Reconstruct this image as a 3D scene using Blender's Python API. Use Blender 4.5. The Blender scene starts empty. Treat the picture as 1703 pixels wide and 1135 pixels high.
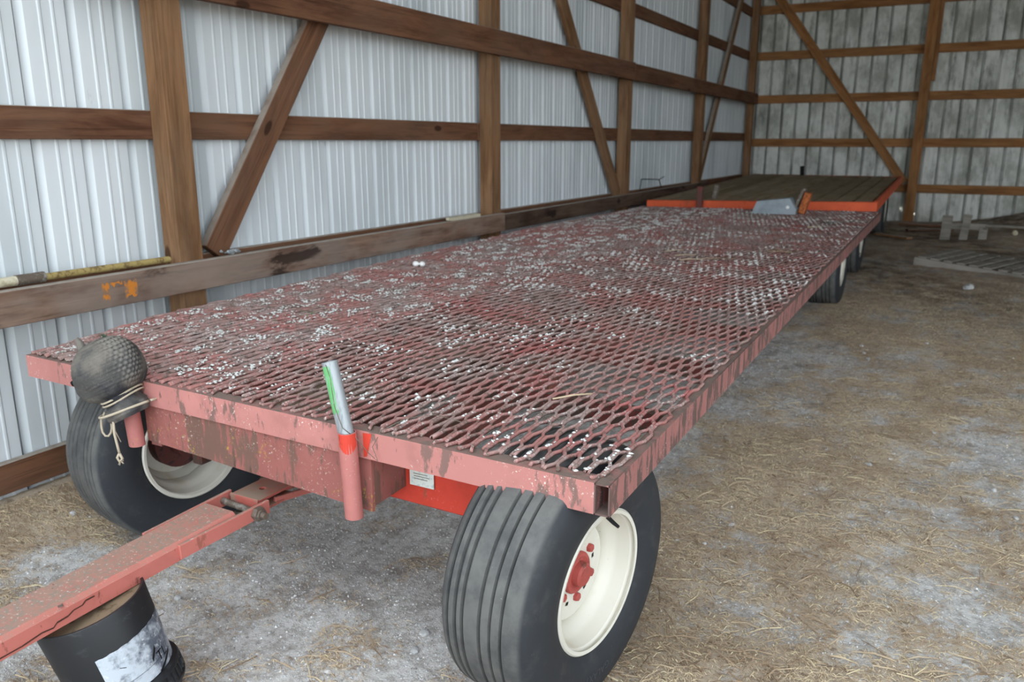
import bpy, math, random
import numpy as np
from mathutils import Vector, Matrix, noise as mnoise
random.seed(7); rng = np.random.default_rng(7)
sc = bpy.context.scene
COL = sc.collection
R = math.radians

# ------------------------------------------------------------------ camera, sky, exposure
cam_d = bpy.data.cameras.new('camera'); cam = bpy.data.objects.new('camera', cam_d); COL.objects.link(cam)
cam.location = (0, 0, 1.5633)
cam.rotation_euler = (R(90 - 13.925), 0, R(28.595))
cam_d.sensor_width = 36; cam_d.lens = 36 * 1339 / 1703
cam_d.clip_end = 200
cam_d.dof.use_dof = True; cam_d.dof.focus_distance = 2.15; cam_d.dof.aperture_fstop = 4.2
sc.camera = cam
w = bpy.data.worlds.new('overcast'); sc.world = w; w.use_nodes = True
wn = w.node_tree.nodes; bg = wn['Background']
bg.inputs['Color'].default_value = (0.86, 0.94, 1.0, 1); bg.inputs['Strength'].default_value = 1.0
bounce_sun_d = bpy.data.lights.new('bounce_sun', 'SUN'); bounce_sun_d.energy = 3.2; bounce_sun_d.angle = .02; bounce_sun_d.color = (1, .95, .88)
bounce_sun = bpy.data.objects.new('bounce_sun', bounce_sun_d); COL.objects.link(bounce_sun); bounce_sun.rotation_euler = (R(-38), R(-28), 0)  # unseen, added behind the shed: the lit yard bounces light inside
sc.view_settings.view_transform = 'Standard'; sc.view_settings.look = 'None'
sc.view_settings.gamma = 1; sc.view_settings.use_curve_mapping = False
sc.view_settings.exposure = 1.82
sc.cycles.max_bounces = 8; sc.cycles.diffuse_bounces = 5; sc.cycles.glossy_bounces = 3
sc.cycles.transmission_bounces = 2; sc.cycles.use_denoising = True
sc.cycles.caustics_reflective = False; sc.cycles.caustics_refractive = False

# ------------------------------------------------------------------ helpers
def srgb(r, g, b):
    f = lambda c: (c / 255 / 12.92) if c / 255 <= .04045 else ((c / 255 + .055) / 1.055) ** 2.4
    return (f(r), f(g), f(b), 1)

class Mat:
    def __init__(s, name, base, rough=.75, metal=0, spec=.3):
        s.m = bpy.data.materials.new(name); s.m.use_nodes = True
        s.t = s.m.node_tree; s.N = s.t.nodes; s.L = s.t.links
        s.b = s.N['Principled BSDF']; s.b.inputs['Roughness'].default_value = rough
        s.b.inputs['Metallic'].default_value = metal
        s.b.inputs['Specular IOR Level'].default_value = spec
        s.tc = s.N.new('ShaderNodeTexCoord'); s.oi = s.N.new('ShaderNodeObjectInfo')
        s.col = None; s.base = base; s.set(base)
        s.k = 0
    def set(s, c):
        if isinstance(c, tuple): s.b.inputs['Base Color'].default_value = c
        else: s.L.new(c, s.b.inputs['Base Color'])
        s.col = c
    def vec(s, stretch=(1, 1, 1), rnd=True):
        mp = s.N.new('ShaderNodeMapping'); mp.inputs['Scale'].default_value = stretch
        s.k += 1
        s.L.new(s.tc.outputs['Object'], mp.inputs['Vector'])
        if rnd:
            mu = s.N.new('ShaderNodeVectorMath'); mu.operation = 'MULTIPLY_ADD'
            s.L.new(s.oi.outputs['Random'], mu.inputs[0]); mu.inputs[1].default_value = (37.1, 53.7, 71.3)
            mu.inputs[2].default_value = (s.k * 3.1, s.k * 1.7, s.k * 2.3)
            s.L.new(mu.outputs[0], mp.inputs['Location'])
        else: mp.inputs['Location'].default_value = (s.k * 3.1, s.k * 1.7, s.k * 2.3)
        return mp.outputs[0]
    def noise(s, scale, detail=4, rough=.6, stretch=(1, 1, 1), rnd=True, dist=0):
        n = s.N.new('ShaderNodeTexNoise'); n.inputs['Scale'].default_value = scale
        n.inputs['Detail'].default_value = detail; n.inputs['Roughness'].default_value = rough
        n.inputs['Distortion'].default_value = dist
        s.L.new(s.vec(stretch, rnd), n.inputs['Vector']); return n.outputs['Fac']
    def voro(s, scale, stretch=(1, 1, 1), out='Distance', rnd=True):
        n = s.N.new('ShaderNodeTexVoronoi'); n.inputs['Scale'].default_value = scale
        s.L.new(s.vec(stretch, rnd), n.inputs['Vector']); return n.outputs[out]
    def ramp(s, f, lo, hi, a=0., b=1.):
        n = s.N.new('ShaderNodeMapRange'); n.interpolation_type = 'SMOOTHSTEP' if hi > lo or True else 'LINEAR'
        s.L.new(f, n.inputs['Value'])
        n.inputs['From Min'].default_value = lo; n.inputs['From Max'].default_value = hi
        n.inputs['To Min'].default_value = a; n.inputs['To Max'].default_value = b
        return n.outputs[0]
    def math(s, op, a, b=None):
        n = s.N.new('ShaderNodeMath'); n.operation = op
        for i, v in enumerate((a, b)):
            if v is None: continue
            if isinstance(v, (int, float)): n.inputs[i].default_value = v
            else: s.L.new(v, n.inputs[i])
        return n.outputs[0]
    def axis(s, i, src='Object'):
        x = s.N.new('ShaderNodeSeparateXYZ')
        if src == 'Normal':
            g = s.N.new('ShaderNodeNewGeometry'); s.L.new(g.outputs['Normal'], x.inputs[0])
        else: s.L.new(s.tc.outputs[src], x.inputs[0])
        return x.outputs[i]
    def attr(s, name):
        a = s.N.new('ShaderNodeAttribute'); a.attribute_name = name; return a.outputs['Fac']
    def layer(s, c, mask):
        n = s.N.new('ShaderNodeMix'); n.data_type = 'RGBA'
        if isinstance(mask, (int, float)): n.inputs[0].default_value = mask
        else: s.L.new(mask, n.inputs[0])
        for idx, v in ((6, s.col), (7, c)):
            if isinstance(v, tuple): n.inputs[idx].default_value = v
            else: s.L.new(v, n.inputs[idx])
        s.set(n.outputs[2]); return s
    def bump(s, f, strength=.3, dist=.002):
        n = s.N.new('ShaderNodeBump'); n.inputs['Strength'].default_value = strength
        n.inputs['Distance'].default_value = dist
        s.L.new(f, n.inputs['Height'])
        cur = s.b.inputs['Normal']
        if cur.is_linked: s.L.new(cur.links[0].from_socket, n.inputs['Normal'])
        s.L.new(n.outputs[0], cur); return s
    def roughmap(s, f): s.L.new(f, s.b.inputs['Roughness']); return s

class G:
    """collects geometry (world or local coordinates) for ONE mesh"""
    def __init__(s): s.v = []; s.f = []
    def add(s, V, F):
        o = len(s.v); s.v.extend([tuple(map(float, p)) for p in V]); s.f.extend([tuple(i + o for i in q) for q in F]); return s
    def box(s, c, size, M=None, ch=None):
        hx, hy, hz = [d / 2 for d in size]
        if ch is None: ch = min(hx, hy, hz) * .18
        V = []; idx = {}
        for sx in (-1, 1):
            for sy in (-1, 1):
                for sz in (-1, 1):
                    for a in range(3):
                        p = [sx * (hx - ch), sy * (hy - ch), sz * (hz - ch)]
                        p[a] += (sx, sy, sz)[a] * ch
                        idx[(sx, sy, sz, a)] = len(V); V.append(Vector(p))
        F = []
        I = idx
        for q in (-1, 1):
            F.append([I[(q, -1, -1, 0)], I[(q, 1, -1, 0)], I[(q, 1, 1, 0)], I[(q, -1, 1, 0)]][::q])
            F.append([I[(-1, q, -1, 1)], I[(-1, q, 1, 1)], I[(1, q, 1, 1)], I[(1, q, -1, 1)]][::q])
            F.append([I[(-1, -1, q, 2)], I[(1, -1, q, 2)], I[(1, 1, q, 2)], I[(-1, 1, q, 2)]][::q])
        for a in (-1, 1):
            for b in (-1, 1):
                F.append([I[(a, b, -1, 0)], I[(a, b, -1, 1)], I[(a, b, 1, 1)], I[(a, b, 1, 0)]][::-a * b])
                F.append([I[(a, -1, b, 0)], I[(a, -1, b, 2)], I[(a, 1, b, 2)], I[(a, 1, b, 0)]][::a * b])
                F.append([I[(-1, a, b, 1)], I[(-1, a, b, 2)], I[(1, a, b, 2)], I[(1, a, b, 1)]][::-a * b])
                for c2 in (-1, 1):
                    F.append([I[(a, b, c2, 0)], I[(a, b, c2, 1)], I[(a, b, c2, 2)]][::a * b * c2])
        c = Vector(c)
        V = [(M @ p if M else p) + c for p in V]
        return s.add(V, F)
    def beam(s, p0, p1, wd, ht, up=(0, 0, 1), ch=None):
        p0, p1 = Vector(p0), Vector(p1); x = (p1 - p0); L = x.length; x.normalize()
        u = Vector(up); y = u.cross(x).normalized(); z = x.cross(y)
        M = Matrix((x, y, z)).transposed()
        return s.box((p0 + p1) / 2, (L, wd, ht), M, ch)
    def tube(s, pts, r, n=8, cap=True):
        pts = [Vector(p) for p in pts]; m = len(pts)
        rr = r if isinstance(r, (list, tuple)) else [r] * m
        V = []; F = []; prev = None
        for i, p in enumerate(pts):
            t = (pts[min(i + 1, m - 1)] - pts[max(i - 1, 0)])
            t = t.normalized() if t.length > 1e-9 else Vector((0, 0, 1))
            if prev is None:
                a = Vector((0, 0, 1)) if abs(t.z) < .9 else Vector((1, 0, 0))
                u = t.cross(a).normalized()
            else: u = (prev - t * prev.dot(t)).normalized()
            prev = u; v = t.cross(u)
            for k in range(n):
                a = 2 * math.pi * k / n; V.append(p + (u * math.cos(a) + v * math.sin(a)) * rr[i])
        for i in range(m - 1):
            for k in range(n):
                F.append((i * n + k, i * n + (k + 1) % n, (i + 1) * n + (k + 1) % n, (i + 1) * n + k))
        if cap: F.append(tuple(range(n))[::-1]); F.append(tuple((m - 1) * n + k for k in range(n)))
        return s.add(V, F)
    def lathe(s, prof, n=48, axis='z', c=(0, 0, 0), close=False):
        V = []; F = []; m = len(prof)
        for k in range(n):
            a = 2 * math.pi * k / n; ca, sa = math.cos(a), math.sin(a)
            for (h, r) in prof:
                V.append((h + c[0], r * ca + c[1], r * sa + c[2]) if axis == 'x' else (r * ca + c[0], r * sa + c[1], h + c[2]))
        for k in range(n):
            k2 = (k + 1) % n
            for i in range(m - 1 if not close else m):
                j = (i + 1) % m
                q = (k * m + i, k2 * m + i, k2 * m + j, k * m + j)
                F.append(q[::-1] if axis == 'x' else q)
        return s.add(V, F)
    def build(s, name, mat, parent=None, org=None, smooth=False, kind=None, label=None):
        V = np.array(s.v, float)
        if org is None: org = (V.min(0) + V.max(0)) / 2
        org = np.array(org, float)
        return mesh_obj(name, V - org, s.f, mat, parent, org, smooth, kind, label)

def wpos(o):
    p = Vector((0, 0, 0))
    while o is not None: p += o.location; o = o.parent
    return np.array(p)

def mesh_obj(name, V, F, mat, parent=None, loc=(0, 0, 0), smooth=False, kind=None, label=None):
    me = bpy.data.meshes.new(name)
    me.from_pydata([tuple(p) for p in np.asarray(V).tolist()], [], F); me.update()
    if mat: me.materials.append(mat.m if isinstance(mat, Mat) else mat)
    if smooth:
        me.polygons.foreach_set('use_smooth', [True] * len(me.polygons))
        if smooth == 'auto': me.set_sharp_from_angle(angle=R(35))
    o = bpy.data.objects.new(name, me); COL.objects.link(o)
    loc = np.array(loc, float)
    if parent is not None:
        o.parent = parent; loc = loc - wpos(parent)
    o.location = loc
    if kind: o['kind'] = kind
    if label: o['label'] = label
    return o

def tag(o, label=None, cat=None, group=None, kind=None):
    if label: o['label'] = label
    if cat: o['category'] = cat
    if group: o['group'] = group
    if kind: o['kind'] = kind
    return o

def thing(name, label, cat, loc, group=None, kind=None):
    o = bpy.data.objects.new(name, None); COL.objects.link(o); o.location = loc
    o.empty_display_size = .1
    return tag(o, label, cat, group, kind)

def setting(name, loc=(0, 0, 0)):
    o = bpy.data.objects.new(name, None); COL.objects.link(o); o.location = loc; o['kind'] = 'structure'; return o

def lumber(name, p0, p1, wd, ht, mat, parent, up=(0, 0, 1), label=None, chk=.003):
    """a sawn board as an object whose local X runs along the grain"""
    p0, p1 = Vector(p0), Vector(p1); x = p1 - p0; L = x.length; x.normalize()
    y = Vector(up).cross(x).normalized(); z = x.cross(y)
    g = G(); g.box((0, 0, 0), (L, wd, ht), None, chk)
    o = mesh_obj(name, g.v, g.f, mat, parent, (p0 + p1) / 2, label=label)
    o.rotation_euler = Matrix((x, y, z)).transposed().to_euler()
    return o

def sm(t, a, b):
    t = np.clip((t - a) / (b - a), 0, 1); return t * t * (3 - 2 * t)

# ------------------------------------------------------------------ materials
def wood(name, dark, light, gray=None, grayamt=.0, knots=True, blotch=None, dusty=True):
    m = Mat(name, light, .85, 0, .15)
    m.layer(dark, m.ramp(m.noise(9, 5, .65, (.16, 1, 1), dist=.6), .35, .68))
    m.layer(tuple(c * .45 for c in dark[:3]) + (1,), m.math('MULTIPLY', m.ramp(m.noise(70, 3, .6, (.025, 1, 1)), .52, .72), .55))
    m.layer(tuple(min(1, c * 1.5) for c in light[:3]) + (1,), m.math('MULTIPLY', m.ramp(m.noise(60, 3, .6, (.03, 1, 1)), .55, .75), .45))
    if gray: m.layer(gray, m.math('MULTIPLY', m.ramp(m.noise(3.5, 4, .6, (.5, 1, 1)), .4, .62), grayamt))
    if blotch: m.layer(blotch, m.ramp(m.noise(2.2, 5, .62, (.7, 2, 2), dist=.8), .57, .66, 0, .85))
    if knots:
        m.layer(tuple(c * .3 for c in dark[:3]) + (1,), m.ramp(m.voro(2.6, (.55, 1.3, 1.3)), .05, .085, .8, 0))
    if dusty: m.layer(srgb(168, 160, 150), m.math('MULTIPLY', m.ramp(m.axis(2, 'Normal'), .3, .7), m.ramp(m.noise(12, 4, .6), .25, .6, .45, .95)))
    m.bump(m.noise(80, 4, .6, (.03, 1, 1)), .35, .002)
    return m
W_post = wood('post_wood', srgb(106, 76, 52), srgb(146, 110, 80), srgb(136, 112, 90), .35)
W_girt = wood('girt_wood', srgb(88, 58, 43), srgb(122, 86, 64), srgb(116, 92, 76), .35)
W_rail = wood('rail_wood', srgb(94, 70, 58), srgb(138, 112, 96), srgb(148, 134, 124), .6, blotch=srgb(44, 32, 27))
W_dkrail = wood('dark_rail_wood', srgb(62, 46, 38), srgb(98, 78, 66), srgb(110, 92, 80), .4, blotch=srgb(36, 27, 23))
W_back = wood('back_wood', srgb(130, 88, 54), srgb(170, 122, 80), srgb(120, 94, 66), .3)
W_grey = wood('grey_wood', srgb(112, 107, 100), srgb(152, 146, 136), srgb(162, 156, 150), .5, dusty=False)
W_deck = wood('deck_wood', srgb(140, 120, 96), srgb(178, 158, 130), srgb(168, 160, 138), .4, knots=False, dusty=False)
W_deck.layer(srgb(112, 98, 74), W_deck.math('MULTIPLY', W_deck.oi.outputs['Random'], .6))

M_white = Mat('white_steel', srgb(222, 228, 232), .5, 0, .4)
M_white.layer(srgb(196, 204, 208), m_ := M_white.ramp(M_white.noise(1.2, 4, .6, (1, 1, .35)), .4, .7))
M_white.layer(srgb(120, 118, 108), M_white.ramp(M_white.noise(14, 5, .7, (1, 1, .3)), .66, .8, 0, .5))
M_white.layer(srgb(150, 140, 122), M_white.ramp(M_white.noise(5, 5, .65, (1, 1, .15)), .6, .8, 0, .4))
M_white.layer(srgb(92, 94, 94), M_white.ramp(M_white.attr('rib_shade'), .3, 1, 0, .8))  # shade of the major grooves painted in as a dark tone
M_dirty = Mat('dirty_white_steel', srgb(226, 228, 222), .6, 0, .3)
M_dirty.layer(srgb(148, 150, 138), M_dirty.ramp(M_dirty.noise(2.4, 5, .7, (1, 1, .6)), .38, .66, 0, .8))
M_dirty.layer(srgb(70, 72, 64), M_dirty.ramp(M_dirty.noise(9, 5, .72, (1, 1, .22)), .52, .75, 0, .8))
M_dirty.layer(srgb(210, 212, 205), M_dirty.ramp(M_dirty.noise(22, 4, .7, (1, 1, .5)), .62, .75, 0, .5))
M_dirty.layer(srgb(58, 60, 54), M_dirty.math('MULTIPLY', M_dirty.attr('rib_shade'), M_dirty.ramp(M_dirty.noise(3, 4, .6, (1, 1, .4)), .3, .6, .25, .85)))
M_roof = Mat('galvanised_roof_steel', srgb(150, 152, 152), .5, .4, .4)
M_roof.layer(srgb(120, 118, 112), M_roof.ramp(M_roof.noise(3), .4, .7))

def paint(name, base, grime, streak=True, lichen=.0, dust=None, dirt=.5, white=.5, stretch=(1, 1, .35)):
    m = Mat(name, base, .6, 0, .35)
    m.layer(tuple(min(1, c * 1.25 + .01) for c in base[:3]) + (1,), m.ramp(m.noise(4, 4, .6), .45, .7, 0, .6))
    m.layer(tuple(c * .72 for c in base[:3]) + (1,), m.ramp(m.noise(9, 4, .6), .5, .75, 0, .5))
    f = m.noise(16, 6, .68, stretch)
    m.layer(grime, m.ramp(f, .66 - .16 * dirt, .70 - .15 * dirt, 0, .85))
    m.layer(tuple(c * .5 for c in grime[:3]) + (1,), m.ramp(m.noise(38, 5, .7, stretch), .63, .70, 0, .8))
    if lichen:
        m.layer(srgb(190, 160, 60), m.math('MULTIPLY', m.ramp(m.noise(95, 3, .7), .585, .62), m.ramp(m.noise(6, 3, .6), .53, .66, 0, lichen)))
    if white:
        m.layer(srgb(222, 214, 204), m.math('MULTIPLY', m.ramp(m.noise(115, 3, .75), .62, .66), m.ramp(m.noise(7, 4, .65), .46, .62, 0, white)))
    if dust:
        m.layer(dust, m.math('MULTIPLY', m.ramp(m.axis(2, 'Normal'), .6, .9), m.ramp(m.noise(10, 5, .65), .3, .6, .35, 1)))
    m.bump(m.noise(60, 4, .6), .2, .001)
    return m
P_rail = paint('faded_red_paint', srgb(182, 122, 116), srgb(116, 94, 88), dirt=.65, white=.9, dust=srgb(124, 108, 100))
P_side = paint('dull_red_paint', srgb(160, 108, 104), srgb(88, 76, 72), dirt=1.1, white=.8, dust=srgb(116, 102, 94), stretch=(1, 1.2, .3))
P_plate = paint('grimy_red_paint', srgb(150, 92, 86), srgb(106, 84, 74), dirt=.9, lichen=.7, white=.7, stretch=(1, 1, .2))
P_pocket = paint('pink_red_paint', srgb(178, 112, 107), srgb(150, 100, 90), dirt=.15, white=.25, lichen=.3)
P_bright = paint('bright_red_paint', srgb(200, 64, 48), srgb(150, 80, 60), dirt=.25, white=.3)
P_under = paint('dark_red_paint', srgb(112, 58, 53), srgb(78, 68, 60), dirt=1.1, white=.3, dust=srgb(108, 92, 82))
P_tongue = paint('tongue_red_paint', srgb(188, 110, 100), srgb(150, 92, 80), dirt=.1, white=0, dust=srgb(168, 130, 116))
P_tongue.layer(srgb(146, 132, 120), P_tongue.math('MULTIPLY', P_tongue.ramp(P_tongue.axis(2, 'Normal'), .6, .9), P_tongue.ramp(P_tongue.noise(75, 5, .75), .49, .58)))
P_tongue.layer(srgb(206, 200, 192), P_tongue.math('MULTIPLY', P_tongue.ramp(P_tongue.axis(2, 'Normal'), .6, .9), P_tongue.ramp(P_tongue.noise(110, 4, .75), .6, .66)))
P_orange = paint('orange_paint', srgb(206, 84, 42), srgb(170, 80, 50), dirt=.2, white=0)
P_hub = paint('hub_red_paint', srgb(170, 78, 72), srgb(110, 70, 60), dirt=.4, white=.2)

P_backing = paint('dark_backing_paint', srgb(96, 54, 50), srgb(50, 44, 42), dirt=.8, white=0)

M_mesh = Mat('mesh_paint', srgb(166, 116, 110), .8, 0, .2)
M_mesh.layer(srgb(172, 96, 94), M_mesh.ramp(M_mesh.noise(2.2, 3, .5), .5, .7, 0, .7))
M_mesh.layer(srgb(156, 136, 130), M_mesh.ramp(M_mesh.noise(3.2, 4, .6), .40, .6, 0, .85))
M_mesh.layer(srgb(104, 90, 82), M_mesh.ramp(M_mesh.noise(34, 5, .7), .5, .64, 0, .9))
M_mesh.layer(srgb(198, 195, 192), M_mesh.math('MULTIPLY', M_mesh.ramp(M_mesh.noise(120, 4, .75), .52, .6), M_mesh.ramp(M_mesh.noise(7, 4, .65), .40, .62, 0, .9)))
M_mesh.layer(srgb(110, 128, 92), M_mesh.math('MULTIPLY', M_mesh.ramp(M_mesh.noise(40, 3, .6), .6, .66), M_mesh.ramp(M_mesh.noise(2, 3, .5), .58, .66, 0, .7)))
M_mesh.bump(M_mesh.noise(130, 4, .7), .5, .002)
M_lich = Mat('pale_lichen', srgb(218, 219, 216), .95, 0, .1)
M_lich.layer(srgb(182, 180, 174), M_lich.ramp(M_lich.noise(60, 3, .6), .5, .7))

M_tire = Mat('tyre_rubber', srgb(46, 49, 54), .62, 0, .35)
xr = M_tire.axis(0); yr = M_tire.axis(1); zr = M_tire.axis(2)
rad = M_tire.math('SQRT', M_tire.math('ADD', M_tire.math('MULTIPLY', yr, yr), M_tire.math('MULTIPLY', zr, zr)))
M_tire.layer(srgb(102, 102, 100), M_tire.math('MULTIPLY', M_tire.ramp(rad, .366, .379), M_tire.ramp(M_tire.noise(9, 5, .65), .3, .65, .35, .95)))
M_tire.layer(srgb(74, 74, 74), M_tire.ramp(M_tire.noise(14, 5, .7), .5, .75, 0, .5))
M_tire.layer(srgb(180, 178, 172), M_tire.ramp(M_tire.noise(90, 4, .7), .70, .76, 0, .6))
M_tire.bump(M_tire.noise(90, 4, .6), .15, .001)
M_rim = Mat('cream_rim_paint', srgb(220, 217, 206), .45, 0, .4)
M_rim.layer(srgb(196, 184, 150), M_rim.ramp(M_rim.noise(7, 4, .6), .5, .72, 0, .6))
M_rim.layer(srgb(110, 92, 74), M_rim.ramp(M_rim.noise(45, 4, .7), .68, .74, 0, .7))
M_black = Mat('black_plastic', srgb(34, 35, 38), .45, 0, .4)
M_black.layer(srgb(92, 94, 98), M_black.ramp(M_black.noise(9, 5, .65, (1, 1, 1.8)), .56, .76, 0, .6))
M_dark = Mat('dark_void_metal', srgb(24, 22, 21), .8)
M_iron = Mat('rusty_iron', srgb(112, 100, 90), .6, .3)
M_iron.layer(srgb(150, 146, 138), M_iron.ramp(M_iron.noise(40), .5, .65))
M_galv = Mat('galvanised_pipe', srgb(166, 172, 176), .5, .35, .4)
M_galv.layer(srgb(120, 126, 130), M_galv.ramp(M_galv.noise(45, 4, .7, (1, 1, .12)), .45, .7, 0, .8))
M_galv.layer(srgb(90, 92, 94), M_galv.ramp(M_galv.noise(30, 5, .7), .62, .75, 0, .6))
M_green = Mat('green_paint', srgb(104, 176, 112), .6)
M_green.layer(srgb(166, 172, 176), M_green.ramp(M_green.noise(40, 4, .7, (1, 1, .15)), .5, .62, 0, .9))
M_hood = Mat('weathered_leathery_rubber', srgb(84, 83, 82), .85, 0, .2)
M_hood.layer(srgb(122, 116, 108), M_hood.ramp(M_hood.noise(9, 4, .6), .42, .66, 0, .9))
M_hood.layer(srgb(46, 47, 54), M_hood.ramp(M_hood.noise(6, 4, .6), .5, .68, 0, .9))
vv = M_hood.noise(170, 3, .6, (1, 1, .5))
M_hood.layer(srgb(150, 144, 136), M_hood.ramp(vv, .55, .75, 0, .25))
M_hood.bump(vv, .6, .003)
scl = M_hood.attr('scale')
M_hood.layer(srgb(40, 41, 46), M_hood.math('MULTIPLY', M_hood.attr('ridge'), M_hood.ramp(scl, .0, .35, .9, 0)))
M_hood.layer(srgb(130, 126, 120), M_hood.ramp(scl, .3, .75, 0, .7))
M_twine = Mat('twine', srgb(182, 170, 150), .9)
M_twine.bump(M_twine.noise(300, 2), .5, .001)
M_label = Mat('worn_paper_label', srgb(186, 194, 204), .55)
M_label.layer(srgb(70, 76, 90), M_label.ramp(M_label.noise(10, 5, .65), .42, .58, 0, .9))
M_label.layer(srgb(214, 218, 222), M_label.ramp(M_label.noise(50, 5, .75), .55, .7, 0, .9))
M_ink = Mat('black_ink', srgb(22, 22, 24), .6)
M_sheet = Mat('grey_sheet_metal', srgb(150, 160, 166), .5, .1, .4)
M_sheet.layer(srgb(128, 138, 144), M_sheet.ramp(M_sheet.noise(8), .4, .7))
M_paper = Mat('white_sticker', srgb(216, 220, 214), .6)
M_paper.layer(srgb(170, 190, 190), M_paper.ramp(M_paper.noise(60), .5, .65))
M_rust = Mat('rusty_orange', srgb(190, 108, 62), .9)
M_rust.layer(srgb(120, 66, 42), M_rust.ramp(M_rust.noise(40, 4, .7), .45, .6))
M_bone = Mat('egg_shell', srgb(236, 236, 234), .5)
M_yel = Mat('yellowed_wood_paint', srgb(170, 150, 96), .6)
M_yel.layer(srgb(120, 100, 66), M_yel.ramp(M_yel.noise(30, 4, .6, (.1, 1, 1)), .5, .65))
M_cream = Mat('cream_tape', srgb(208, 200, 176), .7)
M_cream.layer(srgb(170, 160, 130), M_cream.ramp(M_cream.noise(20), .5, .7))
M_dirt = Mat('dry_dirt', srgb(136, 120, 98), .95)
M_dirt.layer(srgb(100, 84, 64), M_dirt.ramp(M_dirt.noise(22, 5), .5, .65))
M_straw = Mat('straw', srgb(190, 170, 142), .8, 0, .2)
M_straw.layer(srgb(160, 138, 114), M_straw.ramp(M_straw.noise(3, 3), .45, .55))
tint = M_straw.attr('tint')
M_straw.layer(srgb(212, 198, 162), M_straw.ramp(tint, .75, 1, 0, .9))
M_straw.layer(srgb(112, 90, 70), M_straw.ramp(tint, .0, .45, .9, 0))
M_grav = Mat('gravel_chips', srgb(186, 186, 188), .9, 0, .2)
gt = M_grav.attr('tint')
M_grav.layer(srgb(226, 226, 226), M_grav.ramp(gt, .75, 1))
M_grav.layer(srgb(138, 134, 132), M_grav.ramp(gt, 0, .5, 1, 0))
M_stone = Mat('limestone', srgb(168, 168, 168), .9)
M_stone.layer(srgb(206, 206, 206), M_stone.ramp(M_stone.noise(20), .4, .7))

# ground
M_ground = Mat('gravel_and_straw_floor', srgb(216, 214, 211), .95, 0, .1)
M_ground.layer(srgb(168, 163, 158), M_ground.ramp(M_ground.noise(28, 6, .75, rnd=False), .42, .62, 0, .9))
M_ground.layer(srgb(128, 116, 104), M_ground.ramp(M_ground.noise(5, 5, .65, rnd=False), .5, .7, 0, .7))
M_ground.layer(srgb(222, 222, 222), M_ground.ramp(M_ground.noise(110, 3, .7, rnd=False), .58, .68, 0, .8))
sa = M_ground.attr('straw')
hay = M_ground.noise(42, 6, .75, (1, 1, 1), rnd=False)
M_ground.layer(srgb(198, 180, 158), M_ground.ramp(M_ground.math('ADD', sa, M_ground.math('MULTIPLY', M_ground.math('SUBTRACT', hay, .5), 1.6)), .35, .6, 0, .92))
M_ground.layer(srgb(206, 190, 164), M_ground.math('MULTIPLY', M_ground.ramp(M_ground.noise(70, 4, .7, (.4, 1, 1), rnd=False), .55, .66), M_ground.ramp(sa, .3, .6, 0, .8)))
M_ground.layer(srgb(112, 92, 74), M_ground.math('MULTIPLY', M_ground.ramp(M_ground.noise(34, 6, .8, (.6, 1, 1), rnd=False), .52, .64), M_ground.ramp(sa, .2, .7, 0, .8)))
M_ground.layer(srgb(92, 78, 66), M_ground.math('MULTIPLY', M_ground.attr('soil'), M_ground.ramp(M_ground.noise(4, 6, .7, rnd=False), .36, .6, .1, .9)))
M_ground.bump(M_ground.noise(90, 5, .75, rnd=False), .7, .012)
M_out = Mat('outdoor_gravel', srgb(150, 146, 138), .95)
M_out.layer(srgb(110, 112, 84), M_out.ramp(M_out.noise(.6, 4), .5, .65))

# ------------------------------------------------------------------ ground
XL, YB, XR, YF = -3.45, 15.1, 8.0, -1.6
def fnoise(x, y, s, o=0.):
    return mnoise.fractal((x * s + o, y * s - o, o * .7), 1., 2., 4)
def gz0(y): return np.minimum(.028 * np.maximum(0, y - 2.5), .25)
def ground(x, y):
    x = np.asarray(x, float); y = np.asarray(y, float)
    z = gz0(y)
    z = z + .06 * np.exp(-((x + 3.4) / .28) ** 2) * sm(y, .6, 1.6) * (1 - sm(y, 3.5, 6))
    z = z + .36 * np.exp(-((x - 1.7) / 1.15) ** 2 - ((y - 14.8) / .8) ** 2)
    z = z + .10 * np.exp(-((x - .75) / .5) ** 2 - ((y - 13) / .7) ** 2)
    return z
def strawmask(x, y):
    n = fnoise(x, y, 1.3, 3.3) * .30 + fnoise(x, y, 4.2, 9.1) * .40 + fnoise(x, y, 11, 5) * .42
    e = lambda cx, cy, sx, sy: math.exp(-((x - cx) / sx) ** 2 - ((y - cy) / sy) ** 2)
    right = .60 - .42 * e(.32, 4.4, .32, .45) - .40 * e(-1.0, 5.6, .4, .9) - .36 * e(.35, 2.75, .33, .35) - .22 * e(-.55, 2.95, .22, .22) + .25 * e(-.45, 2.2, .25, .2) + .2 * e(-.3, 3.8, .5, .5) - .15 * e(.0, 6.8, .5, .6) + .1 * (y > 6)
    under = .10 + .75 * math.exp(-((x + 3.3) / .42) ** 2) + .5 * e(-1.45, 1.05, .18, .35) + .3 * e(-1.5, 1.75, .2, .15)
    t = min(1, max(0, (x + 1.25) / .5)); t = t * t * (3 - 2 * t)
    return min(1, max(0, under * (1 - t) + right * t + n * .85))
def grid_axis(a, b, f0, f1, fine, coarse):
    p = [a]
    while p[-1] < b: p.append(p[-1] + (fine if f0 <= p[-1] < f1 else coarse))
    p[-1] = b; return np.array(p)
gx = grid_axis(XL, XR, XL, 2.6, .04, .25); gy = grid_axis(YF, YB, .7, 6.5, .04, .12)
X, Y = np.meshgrid(gx, gy); Zg = ground(X, Y)
sm_attr = np.zeros(X.shape)
for i in range(X.shape[0]):
    for j in range(X.shape[1]):
        x, y = X[i, j], Y[i, j]
        s_ = strawmask(x, y); sm_attr[i, j] = s_
        Zg[i, j] += .012 * fnoise(x, y, 2.2, 1.7) + .006 * fnoise(x, y, 9, 4.1) + .012 * s_
nx, ny = len(gx), len(gy)
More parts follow.
